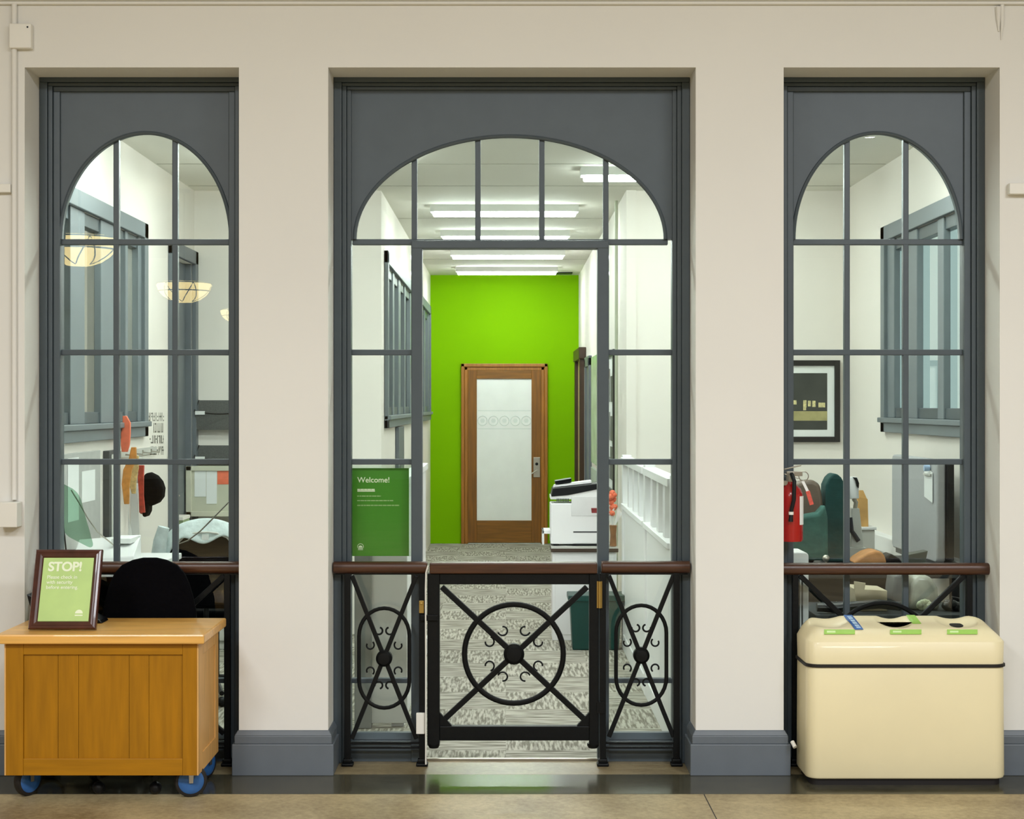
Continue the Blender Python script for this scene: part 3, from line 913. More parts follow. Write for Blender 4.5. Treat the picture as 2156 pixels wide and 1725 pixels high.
# office chair tucked behind the desk
oc = thing('office_chair', (-1.553, 6.72, 0), 'black office chair tucked in behind the oak desk', 'chair')
cxh = -1.553
prof = [(.50, .165), (.56, .195), (.64, .207), (.70, .203), (.76, .190), (.82, .172), (.865, .152), (.90, .120), (.922, .075), (.932, .03)]
out = [(cxh+w_, z_) for z_, w_ in prof]+[(cxh-w_, z_) for z_, w_ in prof[::-1]]
b = MB(); b.prism([(x, 6.955, z) for x, z in out], (0, .05, 0)); b.build('backrest', BLACKF, oc, bevel=.018, seg=4, smooth=True)
b = MB(); b.prism([(x, y, .42) for x, y in rrect(cxh, 6.735, .21, .185, .06)], (0, 0, .06)); b.build('seat', BLACKF, oc, bevel=.02, seg=3, smooth=True)
b = MB(); b.tube([(cxh, 6.74, .415), (cxh, 6.92, .40), (cxh, 7.012, .46), (cxh, 7.012, .62)], .012, 8); b.build('back_support', BLACKP, oc, smooth=True)
b = MB(); b.cyl((cxh, 6.735, .09), (cxh, 6.735, .42), .022); b.build('gas_lift', BLACKP, oc, smooth=True)
for k in range(5):
    t = 2*PI*k/5+.3
    e_ = Vector((cxh+.20*math.cos(t), 6.735+.20*math.sin(t), .07))
    lg = MB().tube([(cxh, 6.735, .10), e_], [.018, .012], 8).build('leg', BLACKP, oc, smooth=True)
    MB().ball((e_.x, e_.y, .026), .026).build('caster', BLACKP, lg, smooth=True)

# ================================================================== recycling bin
rb = thing('recycling_bin', (1.68, 6.86, 0), 'cream three-hole recycling bin with black band and green labels', 'bin')
bcx, bcy, ba, bb = 1.6835, 6.857, .4205, .147
def ringbody(b, rings):
    vr = []
    for ins, z_ in rings:
        r_ = max(.055-ins, .004)
        pts = rrect(bcx, bcy, ba-ins, bb-ins, r_, 8)
        vr.append([b.b.verts.new((x, y, z_)) for x, y in pts])
    for A, B in zip(vr, vr[1:]):
        n = len(A)
        for j in range(n): b.b.faces.new((A[j], A[(j+1) % n], B[(j+1) % n], B[j]))
    return vr
b = MB(); v = ringbody(b, [(.014, .026), (.004, .031), (.0, .041), (.003, .49), (.006, .498)]); b.b.faces.new(v[0][::-1]); b.b.faces.new(v[-1])
b.build('body', BIN, rb, smooth=True)
b = MB(); v = ringbody(b, [(.02, 0), (.02, .028)]); b.b.faces.new(v[0][::-1]); b.b.faces.new(v[-1]); b.build('plinth', SEAL, rb)
b = MB(); v = ringbody(b, [(.0, .496), (-.004, .498), (-.004, .508), (.0, .510)]); b.b.faces.new(v[0][::-1]); b.b.faces.new(v[-1]); b.build('band', SEAL, rb)
# lid
ZL, HL = .509, .122
HOLES = [(X(1745, 6.87), .085), (X(1884, 6.87), .075), (X(2015, 6.87), .085)]
RL = .075
def lid_z(x, y, ins):
    t = min(ins/RL, 1)
    z_ = ZL+.085+(HL-.085)*math.sqrt(max(0, 1-(1-t)**2))
    fy = (y-(bcy-bb))/(2*bb)
    fx = min(x-(bcx-ba), bcx+ba-x)
    ex = min(1, fx/.075); z_ += .062*max(0, min(1, fy/.9))**.9*math.sqrt(max(0, 1-(1-t)**2))*math.sqrt(max(0, 1-(1-ex)**2))
    for hx, hw_ in HOLES:
        u_ = (x-hx)/(hw_*1.05); v_ = (y-(bcy+.028))/.098
        q = u_*u_+v_*v_
        if q < 1: z_ -= .024*(1-q)
    return z_
def lid_outline(ins):
    a, c, r_ = ba-ins-.001, bb-ins-.001, min(.055, (bb-ins)*.9)
    pts = []
    n1 = 70
    for k in range(n1): pts.append((bcx-(a-r_)+2*(a-r_)*k/n1, bcy-c))
    for k in range(6): t = -PI/2+PI/2*k/6; pts.append((bcx+a-r_+r_*math.cos(t), bcy-c+r_+r_*math.sin(t)))
    for k in range(8): pts.append((bcx+a, bcy-c+r_+2*(c-r_)*k/8))
    for k in range(6): t = PI/2*k/6; pts.append((bcx+a-r_+r_*math.cos(t), bcy+c-r_+r_*math.sin(t)))
    for k in range(n1): pts.append((bcx+(a-r_)-2*(a-r_)*k/n1, bcy+c))
    for k in range(6): t = PI/2+PI/2*k/6; pts.append((bcx-a+r_+r_*math.cos(t), bcy+c-r_+r_*math.sin(t)))
    for k in range(8): pts.append((bcx-a, bcy+c-r_-2*(c-r_)*k/8))
    for k in range(6): t = PI+PI/2*k/6; pts.append((bcx-a+r_+r_*math.cos(t), bcy-c+r_+r_*math.sin(t)))
    return pts
b = MB(); vr = []
vr.append([b.b.verts.new((x, y, ZL)) for x, y in lid_outline(.002)])
for k in range(26):
    ins = .142*(k/25)**1.25
    vr.append([b.b.verts.new((x, y, lid_z(x, y, ins+.001))) for x, y in lid_outline(ins+.004*(1-math.exp(-k)))])
for A, B in zip(vr, vr[1:]):
    n = len(A)
    for j in range(n): b.b.faces.new((A[j], A[(j+1) % n], B[(j+1) % n], B[j]))
b.b.faces.new(vr[-1]); b.b.faces.new(vr[0][::-1])
b.build('lid', BIN, rb, smooth=True, angle=60)
for (hx, hw_), dz_ in zip(HOLES, (-.02, -.02, -.002)):
    b = MB()
    b.prism([(hx+hw_*.62*math.cos(2*PI*k/28), bcy+.018+.030*math.sin(2*PI*k/28), lid_z(hx, bcy+.018, .129)+.0045+dz_+.006*math.sin(2*PI*k/28)) for k in range(28)], (0, 0, -.02))
    b.build('opening', SEAL, rb)
def sticker(px0, px1, yf0, yf1, m, name, skew=0.0):
    """label lying on the lid surface, between fractions of the depth"""
    b = MB()
    n = 6
    g_ = []
    for i in range(n+1):
        f_ = yf0+(yf1-yf0)*i/n
        y_ = bcy-bb+2*bb*f_
        xa_, xb_ = X(px0, y_)+skew*i/n, X(px1, y_)+skew*i/n
        row = []
        for k in range(7):
            x_ = xa_+(xb_-xa_)*k/6
            ins = min(y_-(bcy-bb), bcy+bb-y_)
            row.append(b.b.verts.new((x_, y_, lid_z(x_, y_, ins)+.0022)))
        g_.append(row)
    for A, B in zip(g_, g_[1:]):
        for k in range(6): b.b.faces.new((A[k], A[k+1], B[k+1], B[k]))
    o = b.build(name, m, rb)
    md = o.modifiers.new('thickness', 'SOLIDIFY'); md.thickness = .0008
    return o
for (a, c) in ((1735, 1800), (1874, 1940), (1994, 2058)):
    lb = sticker(a, c, .10, .20, LIME, 'label')
    sticker(a+6, a+24, .128, .168, mat('label_print', (214, 236, 176), .5), 'label_print')
sticker(1800, 1818, .20, .78, mat('blue_sticker', (48, 96, 164), .5), 'blue_sticker', -.05)
sticker(1804, 1813, .25, .72, mat('pale_blue_sticker', (190, 216, 236), .5), 'blue_sticker_centre', -.043)
sticker(1922, 1940, .42, .80, LIME, 'small_label', -.03)
def marks(b, x0, x1, z, h, y, rnd, word=(.004, .02), gap=.004, th=.0006):
    x = x0
    while x < x1:
        w_ = min(rnd.uniform(*word), x1-x)
        b.box(x, x+w_, y-th, y, z, z+h)
        x += w_+gap
# white plastic thing between the bin and the pillar
b = MB(); b.tube([P(1668, 1562, 6.86), P(1674, 1574, 6.84)], .009, 10)
tag(b.build('hose_end', WHITE, smooth=True), 'small white plug end beside the foot of the recycling bin', 'plug')

# ================================================================== things on the front wall
cd = thing('conduit', (X(33, YW), YW, 1.5), 'thin white conduit with two boxes down the left wall', 'conduit')
b = MB(); b.cyl((X(32, YW), YW-.013, Z(1052, YW)), (X(32, YW), YW-.013, Z(10, YW)), .0115, 12); b.build('pipe', WALL, cd, smooth=True)
b = MB(); b.box(X(24, YW), X(70, YW), YW-.035, YW-.001, Z(105, YW), Z(53, YW)); b.build('upper_box', WHITE, cd, bevel=.004)
b = MB(); b.lathe((X(63, YW), YW-.036, Z(61, YW)), [(.001, -.001), (.004, -.001), (.004, .001), (.001, .001)], 10, 'y'); b.build('screw', BLACKP, cd)
b = MB(); b.box(X(5, YW), X(41, YW-.04), YW-.075, YW-.001, Z(1108, YW), Z(1056, YW)); b.build('lower_box', WHITE, cd, bevel=.003)
b = MB(); b.box(X(-40, YW), X(26, YW), YW-.03, YW-.001, Z(407, YW), Z(389, YW))
tag(b.build('wall_bracket', WHITE, bevel=.003), 'small white bracket on the wall at the left edge', 'bracket', 'white wall brackets')
b = MB(); b.box(X(2120, YW), X(2190, YW), YW-.04, YW-.001, Z(411, YW), Z(388, YW))
tag(b.build('wall_bracket', WHITE, bevel=.003), 'small white bracket on the wall at the right edge', 'bracket', 'white wall brackets')
b = MB(); b.tube([P(2102, 14, YW-.01), P(2102, 40, YW-.008), P(2103, 66, YW-.004)], [.012, .009, .003], 8); b.tube([P(2110, 10, YW-.01), P(2110, 50, YW-.008), P(2108, 84, YW-.004)], [.009, .007, .002], 8)
tag(b.build('wall_hook', WALL, smooth=True), 'faint painted-over hook high on the right wall', 'hook')

# fire extinguisher on the reveal
fx, fy = X(1664, 7.04), 7.03
fe = thing('fire_extinguisher', (fx, fy, Z(1140, fy)), 'red fire extinguisher hanging at the left edge of the right window', 'fire extinguisher')
zb_ = Z(1140, fy); zt_ = Z(1022, fy)
R_ = .0535
b = MB(); b.lathe((fx, fy, 0), [(.03, zb_), (R_-.004, zb_+.001), (R_, zb_+.008), (R_, zt_-.05), (R_*.96, zt_-.035), (R_*.8, zt_-.014), (R_*.5, zt_), (.02, zt_+.006), (.018, zt_+.02)], 32)
b.build('cylinder', RED, fe, smooth=True)
b = MB(); b.cyl((fx, fy, zt_+.015), (fx, fy, zt_+.055), .02); b.box(fx-.02, fx+.05, fy-.012, fy+.012, zt_+.04, zt_+.062); b.build('valve', CHROME, fe, bevel=.003)
b = MB(); b.bar((fx-.03, fy, zt_+.07), (fx+.045, fy, zt_+.088), .024, .006); b.bar((fx-.03, fy, zt_+.05), (fx+.035, fy, zt_+.03), .02, .005); b.build('lever', CHROME, fe, bevel=.002)
b = MB(); c = Vector((fx+.055, fy-.01, zt_+.04))
b.tube([c+Vector((.021*math.cos(t), 0, .021*math.sin(t))) for t in [2*PI*k/20 for k in range(20)]], .0022, 6, closed=True); b.build('pull_ring', CHROME, fe, smooth=True)
b = MB(); b.tube([(fx-.0, fy-.02, zt_+.05), (fx+.005, fy-.06, zt_+.02), (fx+.002, fy-.066, zt_-.06), (fx-.008, fy-.066, zt_-.10), (fx-.01, fy-.066, zt_-.125)], .009, 10); b.build('hose', BLACKP, fe, smooth=True)
b = MB(); b.cyl((fx-.01, fy-.066, zt_-.112), (fx-.01, fy-.066, zt_-.125), .011); b.build('hose_tip', WHITE, fe, smooth=True)
b = MB(); b.cyl((fx-.01, fy-.066, zt_-.125), (fx-.012, fy-.066, zt_-.155), .008, 12, .011); b.build('nozzle', BLACKP, fe, smooth=True)
b = MB()
for k in range(6):
    t0, t1 = -.95+.13*k, -.95+.13*(k+1)
    r1, r2 = R_+.0006, R_+.0015
    b.hexa([(fx+r1*math.cos(t0), fy+r1*math.sin(t0), zb_+.075), (fx+r2*math.cos(t0), fy+r2*math.sin(t0), zb_+.075), (fx+r2*math.cos(t1), fy+r2*math.sin(t1), zb_+.075), (fx+r1*math.cos(t1), fy+r1*math.sin(t1), zb_+.075),
            (fx+r1*math.cos(t0), fy+r1*math.sin(t0), zb_+.20), (fx+r2*math.cos(t0), fy+r2*math.sin(t0), zb_+.20), (fx+r2*math.cos(t1), fy+r2*math.sin(t1), zb_+.20), (fx+r1*math.cos(t1), fy+r1*math.sin(t1), zb_+.20)])
b.build('label', PAPER, fe)
b = MB(); b.bar((fx+.05, fy-.01, zt_+.02), (fx+.074, fy-.012, zt_-.03), .012, .002, up=(0, 1, 0)); b.build('tag_strip', PAPER, fe)
b = MB(); b.bar((fx+.072, fy-.012, zt_-.025), (fx+.09, fy-.014, zt_-.085), .018, .002, up=(0, 1, 0)); b.build('inspection_tag', mat('red_tag', (205, 82, 66), .6, var=.2, scale=60), fe)
b = MB(); b.box(fx-.056, fx-.012, fy-.012, fy+.012, zt_+.0, zt_+.02); b.build('bracket', CHROME, fe)

# welcome sign behind the left side pane
Ys = 7.235
ws = thing('welcome_sign', (X(801, Ys), Ys, Z(1170, Ys)), 'green Welcome sign in the glass left of the gate', 'sign')
b = MB(); b.box(X(741.5, Ys), X(861, Ys), Ys, Ys+.006, Z(1171, Ys), Z(986, Ys)); b.build('sign_board', SIGNG, ws)
b = MB()
b.box(X(736, Ys), X(866, Ys), Ys+.007, Ys+.012, Z(1172, Ys), Z(980, Ys)); b.build('acrylic_back', glass_mat('acrylic', (238, 246, 240), 1.6), ws)
yt = Ys-.0008
text('Welcome!', .0345, (X(752.5, Ys), yt, Z(1016, Ys)), LETTER, 'lettering', ws, .012)
rnd = random.Random(3)
b = MB(); marks(b, X(752.5, Ys), X(789, Ys), Z(1032.5, Ys), .006, yt, rnd, (.01, .02), .0012)
b.box(X(752.5, Ys), X(789.5, Ys), yt-.0006, yt, Z(1035.5, Ys), Z(1033, Ys))
b.build('heading', LETTER, ws)
for (xe, ye) in ((802, 1046), (828, 1055.5), (841, 1065.5)):
    b = MB(); marks(b, X(752, Ys), X(xe, Ys), Z(ye, Ys), .0048, yt, rnd, (.008, .02), .002)
    b.build('small_print', mat('faint_lettering', (160, 194, 128), .6), ws)
b = MB(); c = P(759, 1152, yt)
b.tube([c+Vector((.0135*math.cos(t), 0, .0135*math.sin(t)+.001)) for t in [-.35+(PI+.7)*k/20 for k in range(21)]], .0012, 6)
b.prism([c+Vector((.0095*math.cos(t), 0, .0095*math.sin(t)-.003)) for t in [PI*k/10 for k in range(11)]], (0, .001, 0))
b.box(c.x-.011, c.x+.011, yt-.0004, yt, c.z-.0085, c.z-.0055); b.box(c.x-.011, c.x+.011, yt-.0004, yt, c.z-.0135, c.z-.011)
b.build('emblem', LETTER, ws)

# ================================================================== left office
SOFT = mat('grey_pin_board', (176, 176, 172), .9, var=.05, scale=20)
b = MB(); b.box(RXL+.001, RXL+.018, 7.5, 8.50, .86, Z(948, 8.5))
tag(b.build('pin_board', SOFT, bevel=.003), 'light grey pin board on the left office wall below the inner window', 'pin board')
for i, (y0_, y1_, z0_, z1_, lb_) in enumerate(((7.86, 8.06, 1.02, 1.335, 'white sheet nearest the arched screen on the grey pin board'), (8.12, 8.38, 1.1, 1.26, 'lined sheet with a blue pen mark on the grey pin board'))):
    b = MB(); b.box(RXL+.0185, RXL+.02, y0_, y1_, z0_, z1_)
    tag(b.build('paper_sheet', PAPER), lb_, 'paper', 'sheets on the pin board')
dk = thing('key_cabinet', (RXL, 8.8, .8), 'tall narrow grey cabinet on the left wall beside the lanyards', 'cabinet')
b = MB(); b.box(RXL+.001, RXL+.035, 8.62, 8.86, .84, 1.35); b.build('body', DGREY, dk, bevel=.003)
b = MB(); b.box(RXL+.035, RXL+.039, 8.66, 8.84, .86, 1.33); b.build('door', LGREY, dk, bevel=.002)
# counter with cable-strewn things
ct = thing('counter', (-1.9, 7.85, 0), 'white counter just behind the left arched screen', 'counter')
b = MB(); b.box(RXL+.004, -1.66, 7.32, 8.2, .81, .84); b.build('worktop', PLASTW, ct, bevel=.004)
b = MB(); b.box(RXL+.03, RXL+.06, 7.34, 8.18, 0, .81); b.build('side_panel', LGREY, ct)
b = MB(); b.box(-1.72, -1.69, 7.34, 8.18, 0, .81); b.build('side_panel', DGREY, ct)
b = MB(); b.box(RXL+.06, -1.72, 8.14, 8.17, .1, .81); b.build('back_panel', mat('charcoal_panel', (46, 50, 52), .7), ct)
pt = thing('paper_tray', (-1.93, 7.8, .84), 'white slanted paper tray on the counter', 'tray')
b = MB(); b.hexa([(X(150, 7.5), 7.5, .841), (X(292, 7.6), 7.5, .841), (X(292, 7.9), 7.95, .841), (RXL+.05, 7.95, .841), (X(150, 7.5), 7.5, .872), (X(292, 7.6), 7.5, .89), (X(292, 7.9), 7.95, .955), (RXL+.05, 7.95, .93)])
b.build('tray', PLASTW, pt, bevel=.006)
b = MB(); b.box(X(240, 7.75), X(280, 7.75), 7.7, 7.9, .93, .955); b.build('paper_stack', PAPER, pt, bevel=.002)
# translucent green screen
GRN = glass_mat('green_acrylic', (206, 226, 214), 2.0)
b = MB()
o_ = rrect(0, 0, .085, .15, .04, 6)
c = P(150, 1090, 7.42)
a_ = math.radians(38)
b.prism([(c.x+x*math.cos(a_)-z*math.sin(a_)*.4, 7.42+x*.2, c.z+.02+x*-.45+z*.9) for x, z in o_], (0, .006, 0))
tag(b.build('acrylic_guard', GRN), 'tilted translucent green acrylic guard at the left edge of the left window', 'guard')
b = MB(); b.tube([P(134, 1178, 7.45), P(132, 1130, 7.45), P(128, 1090, 7.42)], .004, 6); b.tube([P(141, 1178, 7.45), P(136, 1130, 7.45), P(129, 1080, 7.42)], .004, 6)
tag(b.build('cable', BLACKP, smooth=True), 'dark cables rising beside the green acrylic guard', 'cable')
b = MB(); b.tube([P(150, 1032, 7.44), P(172, 1068, 7.46), P(184, 1090, 7.47), P(205, 1120, 7.5), P(243, 1151, 7.55)], .0035, 6)
tag(b.build('flex_rod', CHROME, smooth=True), 'thin bent metal rod crossing the green acrylic guard', 'rod')
b = MB(); b.tube([P(376, 1146, 7.6), P(395, 1139, 7.58), P(420, 1120, 7.52), P(450, 1090, 7.42), P(487, 1052, 7.3), P(498, 1040, 7.224)], .0035, 6)
tag(b.build('flex_rod', CHROME, smooth=True), 'thin bent metal rod reaching from the window frame over the pale jacket', 'rod')
# hanging things on the left wall: a hook rail
hk = thing('hook_rail', (RXL, 9.2, 1.3), 'small metal hook rail on the left wall holding lanyards and a cap', 'hook rail')
b = MB(); b.box(RXL+.001, RXL+.012, 8.98, 9.9, 1.30, 1.34); b.build('rail', LGREY, hk)
for y_ in (9.08, 9.3, 9.52, 9.75):
    b = MB(); b.tube([(RXL+.012, y_, 1.315), (RXL+.06, y_, 1.31), (RXL+.062, y_, 1.335)], .005, 6); b.build('hook', CHROME, hk, smooth=True)
def hang(name, pts, wds, m, label, cat, Y, th=.012, group=None):
    """hanging strip traced by its centre line (px) and half widths (px)"""
    b = MB()
    L_ = [P(p[0]-w_, p[1], Y) for p, w_ in zip(pts, wds)]
    R2 = [P(p[0]+w_, p[1], Y) for p, w_ in zip(pts, wds)]
    b.prism(L_+R2[::-1], (0, th, 0))
    return tag(b.build(name, m, bevel=.003, smooth=True), label, cat, group)
hang('lanyard', [(262, 876), (266, 890), (264, 915), (263, 938), (262, 952)], [4, 8, 10, 9, 6], ORANGE, 'coral orange ribbon hanging beside the left inner window', 'lanyard', 8.9, .02, 'lanyards on the hook rail')
hang('lanyard', [(281, 942), (279, 965), (268, 990), (264, 1020), (266, 1062)], [5, 8, 9, 8, 5], GOLD, 'gold ribbon with a brown end hanging left of the black cap', 'lanyard', 9.0, .02, 'lanyards on the hook rail')
hang('lanyard', [(286, 960), (284, 985), (278, 1015), (281, 1040)], [5, 7, 8, 4], mat('pale_gold_cloth', (206, 178, 120), .7, var=.3, scale=60), 'pale gold patterned ribbon between gold ribbon and black cap', 'lanyard', 9.1, .02, 'lanyards on the hook rail')
hang('lanyard', [(297, 980), (296, 1010), (297, 1045), (299, 1080)], [6, 6, 5, 6], mat('red_ribbon', (172, 60, 40), .6, var=.4, scale=40), 'red and white ribbon hanging against the black cap', 'lanyard', 9.15, .02, 'lanyards on the hook rail')
for i, (pl_, lb_) in enumerate(((((264, 1058), (265, 1100), (268, 1128)), 'narrow white paper strip below the gold ribbon'), (((282, 1020), (283, 1070), (284, 1130)), 'long white paper strip hanging left of the cap'))):
    hang('paper_strip', pl_, [6+3*i, 8, 10], PAPER, lb_, 'paper', 9.2+.05*i, .004, 'paper strips under the hook rail')
for pl_, lb_, Y_ in ((((285, 1000), (286, 1018)), 'white badge card among the ribbons, left of the cap', 9.18), (((291, 962), (291, 984)), 'white badge card at the top of the ribbons', 9.2)):
    hang('badge_card', pl_, [7, 8], PAPER, lb_, 'badge', Y_, .003, 'badges on the hook rail')
cp = thing('cap', P(312, 1040, 9.3), 'black baseball cap hanging on its side on the left wall', 'cap')
Yc_ = 9.25
b = MB(); q = P(312, 1030, Yc_)
pts = [P(x, y, Yc_) for x, y in ((300, 997), (312, 996), (326, 1003), (336, 1015), (341, 1030), (339, 1048), (330, 1060), (317, 1066), (302, 1068), (299, 1040))]
b.prism(pts, (0, .13, 0)); b.build('crown', BLACKF, cp, bevel=.03, seg=4, smooth=True)
b = MB(); pts = [P(x, y, Yc_) for x, y in ((300, 1052), (313, 1062), (312, 1078), (306, 1090), (300, 1088), (296, 1070))]
b.prism(pts, (0, .11, 0)); b.build('visor', BLACKF, cp, bevel=.012, seg=3, smooth=True)
b = MB(); pts = [P(x, y, Yc_-.01) for x, y in ((293, 1045), (299, 1050), (301, 1075), (298, 1084), (293, 1080))]
b.prism(pts, (0, .05, 0)); b.build('lining', mat('red_lining', (150, 58, 24), .7, var=.3, scale=30), cp, bevel=.006)
# writing on the wall beside the door: illegible block
wr = thing('wall_notice', (RXL+.002, 9.97, 1.35), 'four short lines of dark illegible lettering on the left wall', 'wall lettering')
rnd = random.Random(11)
INK = mat('grey_ink', (92, 96, 84), .8)
for (ya, yb_, x0_) in ((869, 887, 313), (891, 911, 323), (917, 934, 315), (940, 958, 316)):
    b = MB()
    YA = 2.17*F/(CX-x0_); YE = 2.17*F/(CX-344)
    y = YA
    while y < YE:
        z1_ = Z(ya, y)+.0; z2_ = Z(yb_, y)
        w_ = rnd.uniform(.018, .03)
        hh = z1_-z2_
        for q in range(rnd.randint(1, 3)):
            o2 = rnd.uniform(0, w_*.6)
            if rnd.random() < .5: b.box(RXL+.001, RXL+.0016, y+o2, y+o2+.006, z2_, z1_)
            else:
                zz = rnd.choice((z2_, z2_+hh*.45, z1_-.01)); b.box(RXL+.001, RXL+.0016, y, y+w_, zz, zz+.009)
        y += w_+.012
    b.build('lettering', INK, wr)
# far wall: mesh file trays, whiteboard
yw = YX
def file_tray(y0p, y1p, label):
    r = thing('file_tray', (X(460, yw), yw, Z(y1p, yw)), label, 'file tray', 'mesh file trays on the back wall')
    x0_, x1_ = X(415, yw), X(520, yw)
    za, zb2 = Z(y0p, yw), Z(y1p, yw)
    mesh = mat('dark_mesh', (92, 94, 92), .6, var=.2, scale=120)
    b = MB(); b.prism([(x0_+.02, yw-.006, za), (x1_, yw-.006, za), (x1_, yw-.006, zb2), (x0_, yw-.006, zb2), (x0_, yw-.006, za-.04)], (0, .004, 0)); b.build('back_panel', mesh, r)
    n = 12; pts = [(x0_, yw-.10, za-.075)]
    top = [(x0_+(x1_-x0_)*k/n, yw-.10, za-.075-.02*math.sin(PI*k/n)) for k in range(n+1)]
    b = MB(); b.prism(top+[(x1_, yw-.07, zb2), (x0_+.01, yw-.07, zb2)], (0, .004, 0)); b.build('front_panel', mesh, r)
    b = MB(); b.hexa([(x0_+.01, yw-.07, zb2), (x1_, yw-.07, zb2), (x1_, yw-.004, zb2), (x0_+.01, yw-.004, zb2), (x0_+.01, yw-.07, zb2+.004), (x1_, yw-.07, zb2+.004), (x1_, yw-.004, zb2+.004), (x0_+.01, yw-.004, zb2+.004)]); b.build('base', mesh, r)
    b = MB(); b.tube(top, .004, 6); b.tube([(x0_, yw-.10, za-.075), (x0_+.015, yw-.006, za)], .004, 6); b.build('rim', BLACKP, r, smooth=True)
    b = MB(); b.box(X(417, yw), X(437, yw), yw-.106, yw-.1005, za-.10, za-.075); b.build('name_label', PAPER, r)
file_tray(843, 905, 'upper grey mesh file tray on the back wall of the left office')
file_tray(938, 976, 'lower grey mesh file tray just above the whiteboard')
wb = thing('whiteboard', (X(460, yw), yw, Z(1085, yw)), 'cream framed notice board with papers on the back wall', 'notice board')
x0_, x1_ = X(398, yw-.03), X(545, yw)
yo = yw-.13
b = MB()
for (a, c, e_, f_) in ((x0_, x1_, Z(990, yw), Z(980, yw)), (x0_, x1_, Z(1085, yw), Z(1074, yw)), (x0_, x0_+.04, Z(1085, yw), Z(980, yw)), (x1_-.04, x1_, Z(1085, yw), Z(980, yw))):
    b.box(a, c, yo-.02, yw-.001, e_, f_)
b.build('frame', mat('cream_frame', (206, 204, 184), .5), wb, bevel=.004)
b = MB(); b.box(x0_+.03, x1_-.03, yo-.005, yw-.002, Z(1076, yw), Z(988, yw)); b.build('board', mat('beige_board', (196, 196, 176), .6), wb)
for (a, c, e_, f_, m_, lb_) in ((410, 434, 988, 1046, PAPER, 'left pale sheet on the cream framed notice board'), (435, 457, 988, 1061, PAPER, 'longer pale sheet in the middle of the notice board'), (458, 492, 988, 1020, ORANGE, 'orange sheet at the top of the notice board')):
    b = MB(); b.box(X(a, yo), X(c, yo), yo-.0075, yo-.0055, Z(f_, yo), Z(e_, yo))
    tag(b.build('paper_sheet', m_), lb_, 'paper', 'sheets on the notice board')
b = MB(); b.tube([P(393, 978, yw-.02), P(394, 1040, yw-.02), P(396, 1110, yw-.02)], .006, 6)
tag(b.build('cable', BLACKP, smooth=True), 'black cable hanging left of the cream framed notice board', 'cable')
b = MB(); b.box(X(372, yw-.02), X(389, yw-.02), yw-.05, yw-.001, Z(432, yw), Z(418, yw))
tag(b.build('detector', WHITE, bevel=.004), 'small white detector box high on the back wall', 'detector')
fc = thing('filing_cabinet', (-1.75, 10.75, 0), 'low grey filing cabinet against the back wall of the left office', 'cabinet')
b = MB(); b.box(-2.12, -1.30, 10.45, YX-.14, 0, .77); b.build('body', LGREY, fc, bevel=.004)
for z_ in (.06, .41):
    dr = MB().box(-2.09, -1.33, 10.43, 10.45, z_, z_+.32).build('drawer', LGREY, fc, bevel=.003)
    MB().box(-1.78, -1.64, 10.415, 10.43, z_+.22, z_+.24).build('handle', CHROME, dr)
sb_ = thing('storage_box', (-1.95, 10.6, .77), 'small cream box with a green side on the filing cabinet', 'box')
b = MB(); b.box(X(334, 10.5), X(385, 10.5), 10.5, 10.72, .77, .84); b.build('box', mat('box_green', (150, 170, 130), .7), sb_)
b = MB(); b.box(X(333, 10.5), X(386, 10.5), 10.49, 10.73, .84, .862); b.build('lid', CREAM, sb_, bevel=.003)
# chair with jacket
ch = thing('office_chair', (-1.5, 8.75, 0), 'black office chair with a pale jacket over its back, behind the left screen', 'chair')
Yk = 8.45
ccx = X(432, Yk)
prof = [(.52, .17), (.60, .205), (.70, .215), (.80, .20), (.86, .175), (.90, .13), (.92, .07), (.925, .02)]
out = [(ccx+w_, z_) for z_, w_ in prof]+[(ccx-w_, z_) for z_, w_ in prof[::-1]]
b = MB(); b.prism([(x, Yk, z) for x, z in out], (0, .06, 0)); b.build('backrest', BLACKF, ch, bevel=.02, seg=3, smooth=True)
b = MB(); b.tube([(ccx+w_*.88, Yk-.006, z_) for z_, w_ in prof[3:]]+[(ccx-w_*.88, Yk-.006, z_) for z_, w_ in prof[3:][::-1]], .006, 6); b.build('piping', LGREY, ch, smooth=True)
b = MB(); b.box(ccx-.015, ccx+.02, Yk-.014, Yk-.004, .885, .915); b.build('care_tag', PAPER, ch)
b = MB(); b.prism([(x, y, .43) for x, y in rrect(ccx, Yk+.28, .23, .22, .07)], (0, 0, .07)); b.build('seat', BLACKF, ch, bevel=.02, smooth=True)
b = MB(); b.cyl((ccx, Yk+.28, .1), (ccx, Yk+.28, .43), .025); b.build('gas_lift', BLACKP, ch)
b = MB(); b.tube([(ccx, Yk+.25, .42), (ccx, Yk+.03, .42), (ccx, Yk+.03, .55)], .015, 8); b.build('back_support', BLACKP, ch)
for k in range(5):
    t = 2*PI*k/5
    e_ = Vector((ccx+.27*math.cos(t), Yk+.28+.27*math.sin(t), .07))
    lg = MB().tube([(ccx, Yk+.28, .11), e_], [.02, .013], 8).build('leg', BLACKP, ch)
    MB().ball((e_.x, e_.y, .027), .027).build('caster', BLACKP, lg)
JK = mat('pale_denim', (200, 212, 212), .85, var=.12, scale=22, bump=.4, bscale=28)
b = MB()
N1, N2 = 26, 9
gr = []
